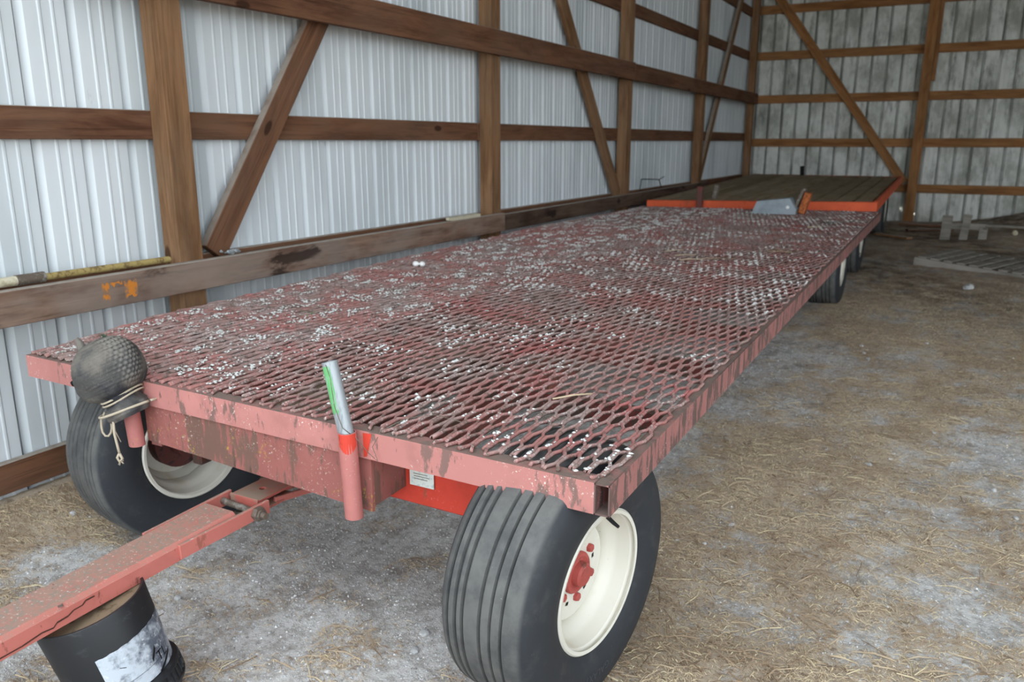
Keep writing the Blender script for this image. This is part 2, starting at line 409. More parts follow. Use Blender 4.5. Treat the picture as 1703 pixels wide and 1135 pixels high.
ii = np.arange(ny - 1)[:, None] * nx + np.arange(nx - 1)[None]
Fq = np.stack([ii, ii + 1, ii + 1 + nx, ii + nx], -1).reshape(-1, 4).tolist()
floor = mesh_obj('floor', np.stack([X, Y, Zg], -1).reshape(-1, 3), Fq, M_ground, smooth=True, kind='structure')
sd = sm(Y, 5.5, 9.5) * (.7 + .3 * np.sin(X * 3 + Y * 1.7)); floor.data.attributes.new('soil', 'FLOAT', 'POINT').data.foreach_set('value', sd.reshape(-1))
at = floor.data.attributes.new('straw', 'FLOAT', 'POINT'); at.data.foreach_set('value', sm_attr.reshape(-1))
from bisect import bisect
def gh(x, y):
    j = min(max(bisect(gx.tolist(), x) - 1, 0), nx - 2); i = min(max(bisect(gy.tolist(), y) - 1, 0), ny - 2)
    tx = (x - gx[j]) / (gx[j + 1] - gx[j]); ty = (y - gy[i]) / (gy[i + 1] - gy[i])
    return float((Zg[i, j] * (1 - tx) + Zg[i, j + 1] * tx) * (1 - ty) + (Zg[i + 1, j] * (1 - tx) + Zg[i + 1, j + 1] * tx) * ty)
gout = G(); gout.add([(-60, -60, -.04), (60, -60, -.04), (60, 60, -.04), (-60, 60, -.04)], [(0, 1, 2, 3)])
gout.build('floor_outside', M_out, kind='structure')

# ------------------------------------------------------------------ ribbed steel sheets
def sheet_profile(y0, n=4, pitch=.2286):
    """(along, depth) of a ribbed sheet; major ribs are grooves seen from inside, two minor ones between"""
    P = []
    for k in range(n):
        o = y0 + k * pitch
        P += [(o, 0), (o + .002, -.026), (o + .019, -.027), (o + .022, -.025), (o + .046, 0)]
        for q in (.105, .163):
            P += [(o + q, 0), (o + q + .005, .004), (o + q + .013, .004), (o + q + .019, 0)]
    P.append((y0 + n * pitch, 0)); return P
def sheet(name, axis, plane, y0, z0, z1, sign, mat, parent, holes=(), end=None):
    P = sheet_profile(y0)
    if end is not None:
        P = [p for p in P if p[0] <= end] + [(end, 0)]
    zs = sorted(set([z0, z1] + [h for q in holes for h in (q[1], q[1] + q[3])]))
    V = []; F = []; m = len(P)
    for z in zs:
        for (a, d) in P:
            V.append((plane + sign * d, a, z) if axis == 'y' else (a, plane + sign * d, z))
    for i in range(len(zs) - 1):
        for k in range(m - 1):
            if any(zs[i] >= q[1] - 1e-6 and zs[i + 1] <= q[1] + q[3] + 1e-6 and P[k][0] <= q[0] <= P[k + 1][0] for q in holes): continue
            F.append((i * m + k, i * m + k + 1, (i + 1) * m + k + 1, (i + 1) * m + k))
    g = G(); g.add(V, F); o = g.build(name, mat, parent)
    o.data.attributes.new('rib_shade', 'FLOAT', 'POINT').data.foreach_set('value', [max(0, min(1, d / -.01)) * (1 if d < -.0255 else .0) for _ in zs for a, d in P]); return o  # marks the groove bottoms that take the painted shade

wall_left = setting('wall_left', (XL, 7, 0)); wall_back = setting('wall_back', (2, YB, 0))
y = 2.094 - .9144 * 4
while y < YB:
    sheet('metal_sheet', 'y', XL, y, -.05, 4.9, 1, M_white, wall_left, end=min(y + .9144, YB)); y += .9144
x = XL + .12 - .9144 + .0
holes_w = [(-.815, .445, .03, .045), (-.612, .372, .03, .04)]
while x < XR:
    hs = [h for h in holes_w if x < h[0] < x + .9144]
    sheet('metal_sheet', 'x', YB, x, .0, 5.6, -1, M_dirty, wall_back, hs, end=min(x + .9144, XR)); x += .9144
wall_right = setting('wall_right', (XR, 10, 0)); y = 4.0
while y < YB:
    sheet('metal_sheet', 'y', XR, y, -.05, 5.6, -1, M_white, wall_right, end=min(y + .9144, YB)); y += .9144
ceiling = setting('ceiling', (2, 7, 5))
y = .55
while y < YB:
    P = sheet_profile(y); P = [p for p in P if p[0] <= YB] ; g = G()
    V = [(XL - .3, a, 4.75 - d) for a, d in P] + [(XR + .3, a, 5.55 - d) for a, d in P]; m = len(P)
    g.add(V, [(k, k + m, k + 1 + m, k + 1) for k in range(m - 1)]); g.build('roof_sheet', M_roof, ceiling); y += .9144
for k, yy in enumerate((2.73, 5.78, 8.78, 11.75)):
    lumber('rafter', (XL + .1, yy, 4.62), (XR, yy, 5.40), .06, .2, W_back, ceiling)

# girts (flat against the steel), posts, braces, inner boards of the left wall
for zc in (.17, .93, 1.64, 2.33, 3.0, 3.7, 4.4):
    for a, b in ((-1.6, 5.68), (5.685, 11.7), (11.705, 15.0)):
        lumber('girt', (XL + .024, a, zc), (XL + .024, b, zc), .038, .135, W_girt, wall_left)
for yy, wd in ((2.73, .14), (5.78, .15), (8.77, .15), (11.72, .15), (14.85, .15), (-.32, .14)):
    g0 = gz0(yy) - .05
    lumber('post', (XL + .099, yy, g0), (XL + .099, yy, 4.65), .11, wd, W_post, wall_left, up=(0, 1, 0))
lumber('inner_board', (XL + .178, 2.2, 2.31), (XL + .178, 8.79, 2.31), .045, .185, W_girt, wall_left)
lumber('inner_board', (XL + .178, 8.795, 2.305), (XL + .178, 14.95, 2.285), .045, .175, W_girt, wall_left)
lumber('rub_rail', (XL + .178, -.9, .915), (XL + .178, 5.84, .920), .045, .145, W_rail, wall_left, label='weathered grey brown rub rail with dark stains')
lumber('rub_rail', (XL + .178, 5.845, .915), (XL + .178, 12.0, .925), .045, .135, W_dkrail, wall_left)
bx = XL + .072
lumber('brace', (bx, 2.93, 1.00), (bx, 4.05, 2.55), .05, .145, W_girt, wall_left, up=(1, 0, 0)).rotation_euler.rotate_axis('X', R(90))
lumber('brace', (bx, 8.68, .96), (bx, 6.95, 3.05), .05, .14, W_post, wall_left, up=(1, 0, 0)).rotation_euler.rotate_axis('X', R(90))
lumber('brace', (bx, 11.95, 1.05), (bx, 14.0, 4.0), .05, .13, W_post, wall_left, up=(1, 0, 0)).rotation_euler.rotate_axis('X', R(90))
# orange chalk mark on the rail (flat paint smear)
# back wall
for zc in (.81, 1.545, 2.28, 3.0, 3.75, 4.5):
    for a, b in ((XL + .1, -.68), (-.678, 2.4), (2.402, 5.4), (5.402, 8)):
        lumber('girt', (a, YB - .024, zc), (b, YB - .024, zc), .038, .14, W_back, wall_back)
for xx in (-.67, 2.4, 5.4):
    lumber('post', (xx, YB - .12, .1), (xx + .04 * (xx < 0), YB - .12, 5.0), .15, .14, W_back, wall_back, up=(0, 1, 0))
lumber('cleat', (-.545, YB - .12, 2.5), (-.525, YB - .12, 4.6), .05, .1, W_back, wall_back, up=(0, 1, 0))
lumber('brace', (-.80, YB - .075, .90), (-3.3, YB - .075, 4.3), .045, .14, W_back, wall_back, up=(0, 1, 0)).rotation_euler.rotate_axis('X', R(90))

# ------------------------------------------------------------------ wheels (front flatbed style)
TW = .137
def tyre_profile():
    P = [(-TW + .012, .2115), (-TW + .002, .2125), (-.143, .225), (-.152, .262), (-.154, .295), (-.149, .335), (-.142, .352), (-.133, .366), (-.122, .376)]
    gro = [(-.100, .006), (-.072, .010), (-.046, .009), (.012, .008), (.045, .006), (.078, .006)]
    for c, wd in gro:
        cr = lambda x: .386 - .35 * x * x
        P += [(c - wd / 2 - .002, cr(c)), (c - wd / 2 + .001, cr(c) - .011), (c + wd / 2 - .001, cr(c) - .011), (c + wd / 2 + .002, cr(c))]
    P += [(.100, .382), (.122, .376), (.133, .366), (.142, .352), (.149, .335), (.154, .295), (.152, .262), (.143, .225), (TW - .002, .2125), (TW - .012, .2115)]
    return P
g = G(); g.lathe([(h * (.955 if h < 0 else 1), r) for h, r in tyre_profile()], 112, 'x'); TYRE = g
# rim: barrel from lip to lip, then centre disc with hand holes
def rim_geo():
    g = G()
    half = [(.137, .196), (.139, .206), (.134, .211), (.126, .209), (.124, .199), (.120, .193), (.085, .188), (.070, .184), (.058, .172), (.040, .164), (.0, .162)]
    prof = half + [(-a, b) for a, b in half[::-1][1:]]
    g.lathe(prof, 96, 'x')
    # disc
    rings = [(.010, .163), (.026, .154), (.052, .140), (.056, .124), (.053, .112), (.053, .099), (.053, .088), (.053, .076), (.053, .040)]
    n = 120; V = []; F = []
    for k in range(n):
        a = 2 * math.pi * k / n
        for h, r in rings:
            wv = 1 + (.028 * math.cos(5 * a) if r > .14 else 0); V.append((h, r * wv * math.cos(a), r * wv * math.sin(a)))
    m = len(rings)
    for k in range(n):
        k2 = (k + 1) % n
        for i in range(m - 1):
            if i == 5 and (k % 20) in (9, 10, 11): continue
            F.append((k * m + i, k * m + i + 1, k2 * m + i + 1, k2 * m + i))
    g.add(V, F); g.add([(v[0] - .012, v[1], v[2]) for v in V], [q[::-1] for q in F]); return g
RIM = rim_geo()
g = G(); g.lathe([(.020, .0), (.020, .061), (.060, .062), (.066, .058), (.067, .050), (.062, .042), (.064, .038), (.082, .035), (.088, .029), (.089, .018), (.089, .0)], 40, 'x'); HUB = g
g = G(); g.tube([(-.16, 0, 0), (-.10, 0, 0), (-.10, 0, 0), (.02, 0, 0)], [.036, .036, .05, .05], 20); g.lathe([(-.03, .0), (-.03, .105), (.026, .105), (.026, 0)], 32, 'x'); SPINDLE = g  # added dark backing drum stands in for shade behind the hand holes
g = G()
g.lathe([(.052, .0), (.052, .0135), (.063, .0130), (.066, .0105), (.066, 0)], 6, 'x'); NUT = g
g = G(); g.tube([(.085, 0, .186), (.096, 0, .180), (.128, 0, .166), (.146, 0, .160)], [.009, .007, .006, .0045], 10); VALVE = g
cache = {}
def shared(key, geo, mat, smooth):
    if key not in cache:
        me = bpy.data.meshes.new(key); me.from_pydata(geo.v, [], geo.f); me.update(); me.materials.append(mat.m)
        me.polygons.foreach_set('use_smooth', [True] * len(me.polygons))
        me.set_sharp_from_angle(angle=R(32)); cache[key] = me
    return cache[key]
def sub(name, me, parent, loc=(0, 0, 0), rot=(0, 0, 0)):
    o = bpy.data.objects.new(name, me); COL.objects.link(o); o.parent = parent; o.location = loc; o.rotation_euler = rot; return o
def text_mesh(s, size):
    cu = bpy.data.curves.new('t', 'FONT'); cu.body = s; cu.size = size; cu.align_x = 'CENTER'; cu.extrude = 0; cu.resolution_u = 3
    o = bpy.data.objects.new('t', cu); COL.objects.link(o)
    dg = bpy.context.evaluated_depsgraph_get(); me = o.evaluated_get(dg).to_mesh()
    V = [tuple(v.co) for v in me.vertices]; F = [tuple(p.vertices) for p in me.polygons]
    o.evaluated_get(dg).to_mesh_clear(); bpy.data.objects.remove(o); return V, F
def sidewall_text(s, size, rm, ang):
    V, F = text_mesh(s, size); out = []
    for (u, v, _) in V:
        r = rm + v - size * .35; a = ang - u / rm
        xx = np.interp(r, [.225, .262, .295, .335, .352], [.143, .152, .154, .149, .142]) + .0012
        out.append((xx, r * math.cos(a), r * math.sin(a)))
    g = G(); g.add(out, F); return g
def wheel(root, loc, yaw=0, lean=0, side=1, spin=0, scale=1, tyre_mat=None, detail=True):
    """rim is the part; tyre, hub, nuts hang from it.  local +x is the outer face"""
    o = bpy.data.objects.new('wheel', shared('wheel_rim', RIM, M_rim, True)); COL.objects.link(o); o.parent = root
    o.location = Vector(loc) - Vector(wpos(root)); o.scale = (scale,) * 3
    o.rotation_euler = (Matrix.Rotation(-yaw, 4, 'Z') @ Matrix.Rotation(lean, 4, 'Y') @ Matrix.Rotation(0 if side > 0 else math.pi, 4, 'Z') @ Matrix.Rotation(spin, 4, 'X')).to_euler()
    o['label'] = 'cream painted steel wheel'
    sub('tyre', shared('tyre', TYRE, M_tire, True), o)
    sub('hub', shared('hub', HUB, P_hub, True), o); sub('spindle_backing', shared('spindle_backing', SPINDLE, P_backing, True), o)
    for k in range(6):
        a = k * math.pi / 3
        sub('lug_nut', shared('lug_nut', NUT, P_hub, True), o, (0, .083 * math.cos(a), .083 * math.sin(a)), (a, 0, 0))
    if detail: sub('valve_stem', shared('valve_stem', VALVE, M_black, True), o)
    return o

# ------------------------------------------------------------------ front flatbed wagon
Y0, Y1, XA, XB = 1.69, 8.5, -3.0, -.652
def rear_y(x): return 8.42 + .53 * (x - XA) / 2.35
def zd(x, y):
    lf = min(1, max(0, (-.66 - x) / 2.34))
    t = min(1, max(0, (y - Y0) / .7)); t = t * t * (3 - 2 * t); u = min(1, max(0, (y - 5.5) / 3)); u = u * u * (3 - 2 * u)
    return .757 + .0155 * (y - Y0) + lf * (.029 + .03 * t * (1 - u) - .017 * u)
wagon = thing('flatbed_wagon', 'long faded red flatbed wagon with expanded metal mesh deck, nearest the camera', 'wagon', (-1.85, 5, 0))
def strip(g, pts_a, w, h, up=(0, 0, 1)):
    for p, q in zip(pts_a[:-1], pts_a[1:]): g.beam(p, q, w, h, up, ch=.0005)
def rail_pts(x, n=14, dz=0, y0=Y0, y1=Y1): return [(x, y0 + (y1 - y0) * k / n, zd(x, y0 + (y1 - y0) * k / n) + dz) for k in range(n + 1)]
def cont_beam(pts, w, h):
    """rectangular bar through points, cross-section w(across, horizontal) x h(z), one skin"""
    V = []; F = []
    pts = [Vector(p) for p in pts]
    for i, p in enumerate(pts):
        t = pts[min(i + 1, len(pts) - 1)] - pts[max(i - 1, 0)]; t.z = 0; t.normalize(); y = Vector((-t.y, t.x, 0))
        for a, b in ((-1, -1), (1, -1), (1, 1), (-1, 1)): V.append(p + y * (a * w / 2) + Vector((0, 0, b * h / 2)))
    for i in range(len(pts) - 1):
        for k in range(4): F.append((i * 4 + k, i * 4 + (k + 1) % 4, i * 4 + 4 + (k + 1) % 4, i * 4 + 4 + k)[::-1])
    F.append((0, 1, 2, 3)); e = 4 * len(pts) - 4; F.append((e + 3, e + 2, e + 1, e))
    g = G(); return g.add(V, F)
RH = .083
# front rail: a channel (face plate + two flanges turned inward)
xe = -.694
g = cont_beam([(x, Y0 + .003, zd(x, Y0) - RH / 2) for x in np.linspace(XA, xe, 8)], .006, RH)
for dz in (-.003, -RH + .003):
    q = cont_beam([(x, Y0 + .028, zd(x, Y0) + dz) for x in np.linspace(XA, xe, 8)], .045, .006); g.add(q.v, q.f)
g.build('front_rail', P_rail, wagon)
def hollow_rail(x0, x1, y0, y1):
    xm = (x0 + x1) / 2; wd = x1 - x0; g = G()
    for xo in (x0 + .002, x1 - .002):
        q = cont_beam([(xo, p[1], p[2] - RH / 2) for p in rail_pts(xm, 14, 0, y0, y1)], .004, RH); g.add(q.v, q.f)
    for dz in (-.002, -RH + .002):
        q = cont_beam([(xm, p[1], p[2] + dz) for p in rail_pts(xm, 14, 0, y0, y1)], wd - .002, .004); g.add(q.v, q.f)
    return g
hollow_rail(-.694, XB, Y0, rear_y(XB) + .02).build('side_rail', P_side, wagon)
hollow_rail(XA, XA + .04, Y0 + .05, rear_y(XA) + .02).build('side_rail', P_rail, wagon)
cont_beam([(x, rear_y(x) - .02, zd(x, rear_y(x)) - RH / 2) for x in np.linspace(XA + .04, -.694, 6)], .04, RH).build('rear_rail', P_rail, wagon)
for k in range(11):
    yy = 2.28 + k * .605
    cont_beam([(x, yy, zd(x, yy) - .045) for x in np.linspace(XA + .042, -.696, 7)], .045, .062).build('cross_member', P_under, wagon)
for xs in (-1.412, -2.335):
    cont_beam([(xs, yy, zd(xs, yy) - .078 - .08) for yy in np.linspace(1.712, 8.4, 8)], .05, .158).build('sill', P_plate, wagon)
V = []
xa, xb = -2.36, -1.387
zt = lambda x: zd(x, Y0) - RH - .002
g = G()
pl = [(xa, zt(xa)), (xb, zt(xb)), (xb, .515), (xa, .560)]
g.add([(p[0], 1.700, p[1]) for p in pl] + [(p[0], 1.711, p[1]) for p in pl], [(3, 2, 1, 0), (4, 5, 6, 7), (0, 1, 5, 4), (1, 2, 6, 5), (2, 3, 7, 6), (3, 0, 4, 7)])
g.build('front_plate', P_plate, wagon)
def pocket(x, y, z0, z1, r, tilt=(0, 0), name='stake_pocket'):
    g = G(); d = Vector((tilt[0], tilt[1], 0)); V = []; n = 24
    prof = [(z0, r * .8), (z0, r), (z1, r), (z1, r * .86), (z0 + .02, r * .8)]
    g.lathe([(h - z0, rr) for h, rr in prof], n, 'z', (0, 0, 0), close=True)
    g.v = [(v[0] + x - (v[2] / (z1 - z0) - 1) * -d.x, v[1] + y - (v[2] / (z1 - z0) - 1) * -d.y, v[2] + z0) for v in g.v]
    return g.build(name, P_pocket, wagon, smooth='auto')
pocket(-1.432, 1.655, .512, .770, .0265, (-.012, 0))
pocket(-2.385, 1.660, .555, .765, .0265, (-.02, 0))
# bright red patch on the pocket top and the rail beside it
g = G(); 
for k in range(13):
    pass
# bolster, axle, reach pole
g = G(); g.beam((-2.50, 1.93, .562), (-1.02, 1.895, .562), .08, .165, ch=.006); g.build('bolster', P_bright, wagon)
for kx, ky in ((-2.50, 2.03), (-1.052, 1.92)):
    g = G(); g.beam((kx, ky, .33), (kx, ky, .60), .05, .06, up=(0, 1, 0), ch=.006); g.build('knuckle', P_under, wagon)
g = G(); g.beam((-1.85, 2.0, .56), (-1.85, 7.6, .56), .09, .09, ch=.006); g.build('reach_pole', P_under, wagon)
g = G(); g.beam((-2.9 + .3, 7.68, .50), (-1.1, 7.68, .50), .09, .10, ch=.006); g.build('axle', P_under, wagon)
g = G(); g.beam((-2.42, 7.68, .64), (-1.32, 7.68, .64), .08, .09, ch=.006)
g.build('bolster', P_bright, wagon)
g = G(); g.tube([(-2.45, 2.12, .47), (-1.2, 2.02, .48)], .016, 12); g.build('tie_rod', P_bright, wagon)
# maker's sticker on the bolster
st = G(); st.box((-1.322, 1.8555, .584), (.088, .002, .074), None, .0003); st_o = st.build('sticker', M_paper, wagon, label='small white printed sticker')
s2 = G(); s2.box((-1.312, 1.854, .606), (.040, .0012, .011), None, .0002)
s2.build('printed_bar', M_ink, st_o)
s3 = G()
for k, (dx, dz, ln) in enumerate(((-.004, .587, .05), (0, .579, .056), (-.003, .571, .048))):
    s3.box((-1.322 + dx, 1.854, dz), (ln, .001, .0018), None, .0001)
s3.build('printed_lines', M_iron, st_o)
wheel(wagon, (-.882, 1.905, .378), .145, .04, 1, -.42)
sw = sidewall_text('GALAXY', .034, .282, R(-93))
wlab = [c for c in wagon.children if c.name.startswith('wheel')][0]
wheel(wagon, (-2.685, 2.06, .38), .17, -.04, -1, 1.1)
wheel(wagon, (-.955, 7.68, .50), 0, 0, 1, .2, .95)
wheel(wagon, (-2.70, 7.68, .50), 0, 0, -1, .9, .95)
# embossed letters on the right front tyre
M_emb = Mat('raised_rubber_letters', srgb(70, 73, 79), .5)
gl = G(); gl.v = sw.v; gl.f = sw.f
ol = mesh_obj('tyre_lettering', gl.v, gl.f, M_emb, None, (0, 0, 0)); ol.parent = wlab; ol.rotation_euler = (.42, 0, 0)

# expanded metal mesh
SWD, LWD = .0422, .171
def mesh_panel(xr, xl, y0, y1, lean, ang, wd, tk, seed):
    r = np.random.default_rng(seed); n = int(round((xr - xl) / (SWD / 2))); hh = LWD / 2; J = int((y1 - y0) / hh)
    L = np.array([lean * math.cos(ang), 0, math.sin(ang)]); T = np.array([-lean * math.sin(ang), 0, math.cos(ang)])
    hexv = [(-.5, -.28), (-.28, -.5), (.28, -.5), (.5, -.28), (.5, .28), (.28, .5), (-.28, .5), (-.5, .28)]
    V = []; F = []
    sag = lambda x, y: .004 * math.sin(y * 3.1 + seed) * math.sin(x * 4)
    for i in range(n):
        xi, xj = xr - i * SWD / 2, xr - (i + 1) * SWD / 2
        path = []; yst = Y0 + .009 + r.uniform(0, .008)
        for j in range(J + 1):
            yb = y0 + j * hh
            at_i = (i + j) % 2 == 0
            xc = xi if at_i else xj; off = -.42 * tk if at_i else .42 * tk
            b = .36 * hh
            if yb + b < yst + .004: continue
            yend = rear_y((xi + xj) / 2) - .004
            if yb - b > yend - .01: break
            for yy in (yb - b, yb, yb + b):
                if yy >= yst: path.append((xc + off, min(yy, yend)))
                elif not path: path.append((xc + off, yst))
        m = len(path); base = len(V); jz = r.normal(0, .0012, m); jx = r.normal(0, .0009, m); jw = 1 + r.normal(0, .07, m)
        for k, (px, py) in enumerate(path):
            c = np.array([px + jx[k], py, zd(px, py) + .0055 + jz[k] + sag(px, py)])
            for a, b in hexv: V.append(c + L * (a * wd * jw[k]) + T * (b * tk * jw[k]))
        q = len(hexv)
        for k in range(m - 1):
            for e in range(q):
                F.append((base + k * q + e, base + k * q + (e + 1) % q, base + (k + 1) * q + (e + 1) % q, base + (k + 1) * q + e))
        F.append(tuple(base + e for e in range(q))[::-1]); F.append(tuple(base + (m - 1) * q + e for e in range(q)))
    g = G(); g.v = [tuple(v) for v in V]; g.f = F; return g
XM, YM = -.668, 1.7616 - LWD / 2
SPLIT = XM - 33 * SWD
mesh_panel(XM, SPLIT, YM, 9.1, 1, R(56), .0112, .0094, 1).build('mesh_panel', M_mesh, wagon, smooth=True, label='right hand expanded metal panel with open diamonds')
mesh_panel(SPLIT + .006, XA + .012, YM + .04, 9.1, -1, R(44), .0125, .0072, 2).build('mesh_panel', M_mesh, wagon, smooth=True, label='left hand expanded metal panel with slats facing the camera')

# small lumps: lichen, dung and dust on the deck
OCT = np.array([(1, 0, 0), (0, 1, 0), (-1, 0, 0), (0, -1, 0), (0, 0, 1), (0, 0, -1)], float)
OCF = np.array([(0, 1, 4), (1, 2, 4), (2, 3, 4), (3, 0, 4), (1, 0, 5), (2, 1, 5), (3, 2, 5), (0, 3, 5)])
def lumps(P, S, name, mat, parent=None, flat=.6, attr=False, seed=3, kind='stuff'):
    r = np.random.default_rng(seed); P = np.asarray(P); S = np.asarray(S); n = len(P)
    V = OCT[None] * (S[:, None, None]) * r.uniform(.55, 1.35, (n, 6, 1)); V[:, :, 2] *= flat
    a = r.uniform(0, 6.28, n); ca, sa_ = np.cos(a)[:, None], np.sin(a)[:, None]
    x = V[:, :, 0] * ca - V[:, :, 1] * sa_; y = V[:, :, 0] * sa_ + V[:, :, 1] * ca
    V = np.stack([x, y, V[:, :, 2]], -1) + P[:, None, :]
    F = (OCF[None] + (np.arange(n) * 6)[:, None, None]).reshape(-1, 3)
    org = wpos(parent) if parent is not None else np.zeros(3)
    o = mesh_obj(name, V.reshape(-1, 3) - org, F.tolist(), mat, parent, org, kind=kind)
    if attr:
        at = o.data.attributes.new('tint', 'FLOAT', 'POINT'); at.data.foreach_set('value', np.repeat(r.uniform(0, 1, n), 6))
    return o
P = []; S = []
for c_ in range(3600):
    x0 = random.uniform(XA + .05, -.68); y0_ = Y0 + .03 + (rear_y(x0) - Y0 - .08) * random.random()
    d = .55 + .9 * fnoise(x0, y0_, 1.6, 11) + .4 * math.exp(-((x0 - SPLIT) / .25) ** 2) + .2 * (y0_ > 4.5) + (.25 if x0 < SPLIT else -.05) - .3 * (y0_ < 2.3 and x0 > SPLIT)
    if random.random() > d: continue
    big = random.random() ** 2; n_ = int(2 + 15 * big); sx, sy = .004 + .012 * big, .008 + .022 * big
    for q in range(n_):
        x, yy = x0 + random.gauss(0, sx), y0_ + random.gauss(0, sy)
        if x > SPLIT:
            i = round((XM - x) / (SWD / 2)); j = round((yy - YM) / (LWD / 2))
            if (i + j) % 2: i += random.choice((-1, 1))
            x = XM - i * SWD / 2 + random.uniform(-.006, .006)
            yy = min(max(yy, YM + j * LWD / 2 - .032), YM + j * LWD / 2 + .032)
        if yy > rear_y(x) - .02 or yy < Y0 + .012 or not XA + .03 < x < -.665: continue
        P.append((x, yy, zd(x, yy) + .0115 + random.uniform(0, .002))); S.append(random.uniform(.0032, .0078) * (.75 + .5 * big))
lc = lumps(P, S, 'lichen_crust', M_lich, wagon, .55); lc.data.polygons.foreach_set('use_smooth', [True] * len(lc.data.polygons))

# tongue (drawbar), hinge and bolt
M_crack = Mat('dark_brown_rust', srgb(76, 48, 40), .9)
g = G()
def tongue_sec(y, xl, xr, zt, h): return [(xl, y, zt - h), (xr, y, zt - h), (xr, y, zt - .012), (xr - .012, y, zt), (xl + .012, y, zt), (xl, y, zt - .012)]
secs = [(-.35, -2.0, -1.865, .398, .056), (.6, -2.003, -1.868, .412, .056), (1.42, -2.012, -1.868, .432, .056), (1.62, -2.014, -1.868, .437, .05)]
V = []
for s_ in secs: V += tongue_sec(*s_)
F = [(5, 4, 3, 2, 1, 0)]
for i in range(len(secs) - 1):
    for k in range(6): F.append((i * 6 + k, i * 6 + (k + 1) % 6, i * 6 + 6 + (k + 1) % 6, i * 6 + 6 + k))
e = 6 * len(secs) - 6; F.append(tuple(e + k for k in range(6)))
g.add(V, F); tongue = g.build('tongue', P_tongue, wagon)
g = G(); g.beam((-1.864, 1.40, .404), (-1.850, 1.74, .412), .012, .046, ch=.002); g.build('clevis_ear', P_tongue, wagon)
g = G(); g.beam((-2.018, 1.40, .404), (-2.02, 1.74, .412), .012, .046, ch=.002); g.build('clevis_ear', P_tongue, wagon)
g = G(); g.tube([(-2.04, 1.70, .412), (-1.80, 1.68, .412)], .011, 12); g.tube([(-1.845, 1.683, .412), (-1.825, 1.682, .412)], .024, 6); g.tube([(-1.825, 1.682, .412), (-1.818, 1.682, .412)], .017, 12)
g.build('hinge_bolt', M_iron, wagon, smooth='auto')
# stub of the steering pole with a pin hole (built as a plate with an opening)
def plate_hole(cx, cy, hw, hl, z, th, r):
    n = 16; V = []; F = []
    for zz in (z, z - th):
        for k in range(n):
            a = 2 * math.pi * k / n; V.append((cx + r * math.cos(a), cy + r * math.sin(a), zz))
        for k in range(n):
            a = 2 * math.pi * k / n; c, s_ = math.cos(a), math.sin(a); m_ = max(abs(c), abs(s_)); V.append((cx + hw * c / m_, cy + hl * s_ / m_, zz))
    for k in range(n):
        k2 = (k + 1) % n
        F += [(k, n + k, n + k2, k2), (2 * n + k, 2 * n + k2, 3 * n + k2, 3 * n + k), (k, k2, 2 * n + k2, 2 * n + k), (n + k, 3 * n + k, 3 * n + k2, n + k2)]
    g = G(); return g.add(V, F)
P_stub = paint('dusty_red_stub', srgb(170, 90, 80), srgb(140, 116, 102), dirt=.5, white=0, dust=srgb(150, 132, 116))
g = plate_hole(-1.935, 1.80, .062, .085, .432, .008, .012)
q = plate_hole(-1.935, 1.80, .062, .085, .395, .008, .012); g.add(q.v, q.f)
g.beam((-1.935, 1.716, .414), (-1.935, 1.722, .414), .124, .044, ch=.001)
g.build('steering_stub', P_stub, wagon)
g = G(); g.beam((-1.99, 1.80, .395), (-1.99, 2.1, .36), .02, .05, ch=.002); g.beam((-1.885, 1.80, .40), (-1.84, 2.1, .37), .014, .022, ch=.002); g.build('steering_arm', P_tongue, wagon)

g = G()
pts = [(-1.8665, .78, .372), (-1.8665, .86, .371), (-1.8665, .94, .373), (-1.8665, .99, .380), (-1.8665, 1.02, .377), (-1.8665, 1.03, .386), (-1.8665, 1.06, .388), (-1.8665, 1.075, .396), (-1.8665, 1.10, .397), (-1.8665, 1.11, .405), (-1.8665, 1.135, .405)]
for p, q in zip(pts[:-1], pts[1:]): g.beam(p, q, .0022, .0022 + .0018 * random.random(), up=(0, 0, 1), ch=.0004)
g.build('crack', M_crack, tongue, label='dark jagged crack along the tongue side')
g = G()
for k in range(8): y_ = 1.02 + .055 * (1 - k / 7) ** 1.5; g.box((-1.985 + k * .0155, y_ + .03, .4235 - .0003 * k), (.017, .012, .0014), Matrix.Rotation(-.5, 3, 'Z'), .0003)
g.build('scrape', M_iron, tongue, label='grey scrape across the tongue top')
g = G(); g.lathe([(0, 0), (0, .008), (.001, .008), (.001, 0)], 16, 'z', (-1.925, .955, .4175)); g.build('plug', M_bone, tongue, label='pale round spot')

# ------------------------------------------------------------------ things on the front wagon
# galvanised stake
def pipe(p0, p1, r, wall=.0035, n=24):
    p0, p1 = Vector(p0), Vector(p1); d = (p1 - p0); L = d.length; q = Vector((0, 0, 1)).rotation_difference(d.normalized()).to_matrix()
    g = G(); g.lathe([(0, r - wall), (0, r), (L, r), (L, r - wall), (L * .7, r - wall)], n, 'z', close=True)
    g.v = [tuple(q @ Vector(v) + p0) for v in g.v]; return g
stake = thing('stake', 'galvanised pipe stake with a green paint smear standing in the front stake pocket', 'stake', (-1.432, 1.655, .56))
p0, p1 = (-1.4315, 1.655, .750), (-1.487, 1.662, .966)
pipe(p0, p1, .0222).build('pipe', M_galv, stake, smooth='auto')
gp = pipe(p0, p1, .0226, .001); d_ = Vector(p1) - Vector(p0)
keep = []
for fc in gp.f:
    c = sum((Vector(gp.v[i]) for i in fc), Vector()) / len(fc)
g = G(); q = Vector((0, 0, 1)).rotation_difference(d_.normalized()).to_matrix(); V = []; F = []
for k in range(11):
    a = R(212 + k * 9)
    for h in (.078, .15, .212): V.append(q @ Vector((.0228 * math.cos(a), .0228 * math.sin(a), h + (.006 * math.sin(k * 2.1) if h < .2 else 0))) + Vector(p0))
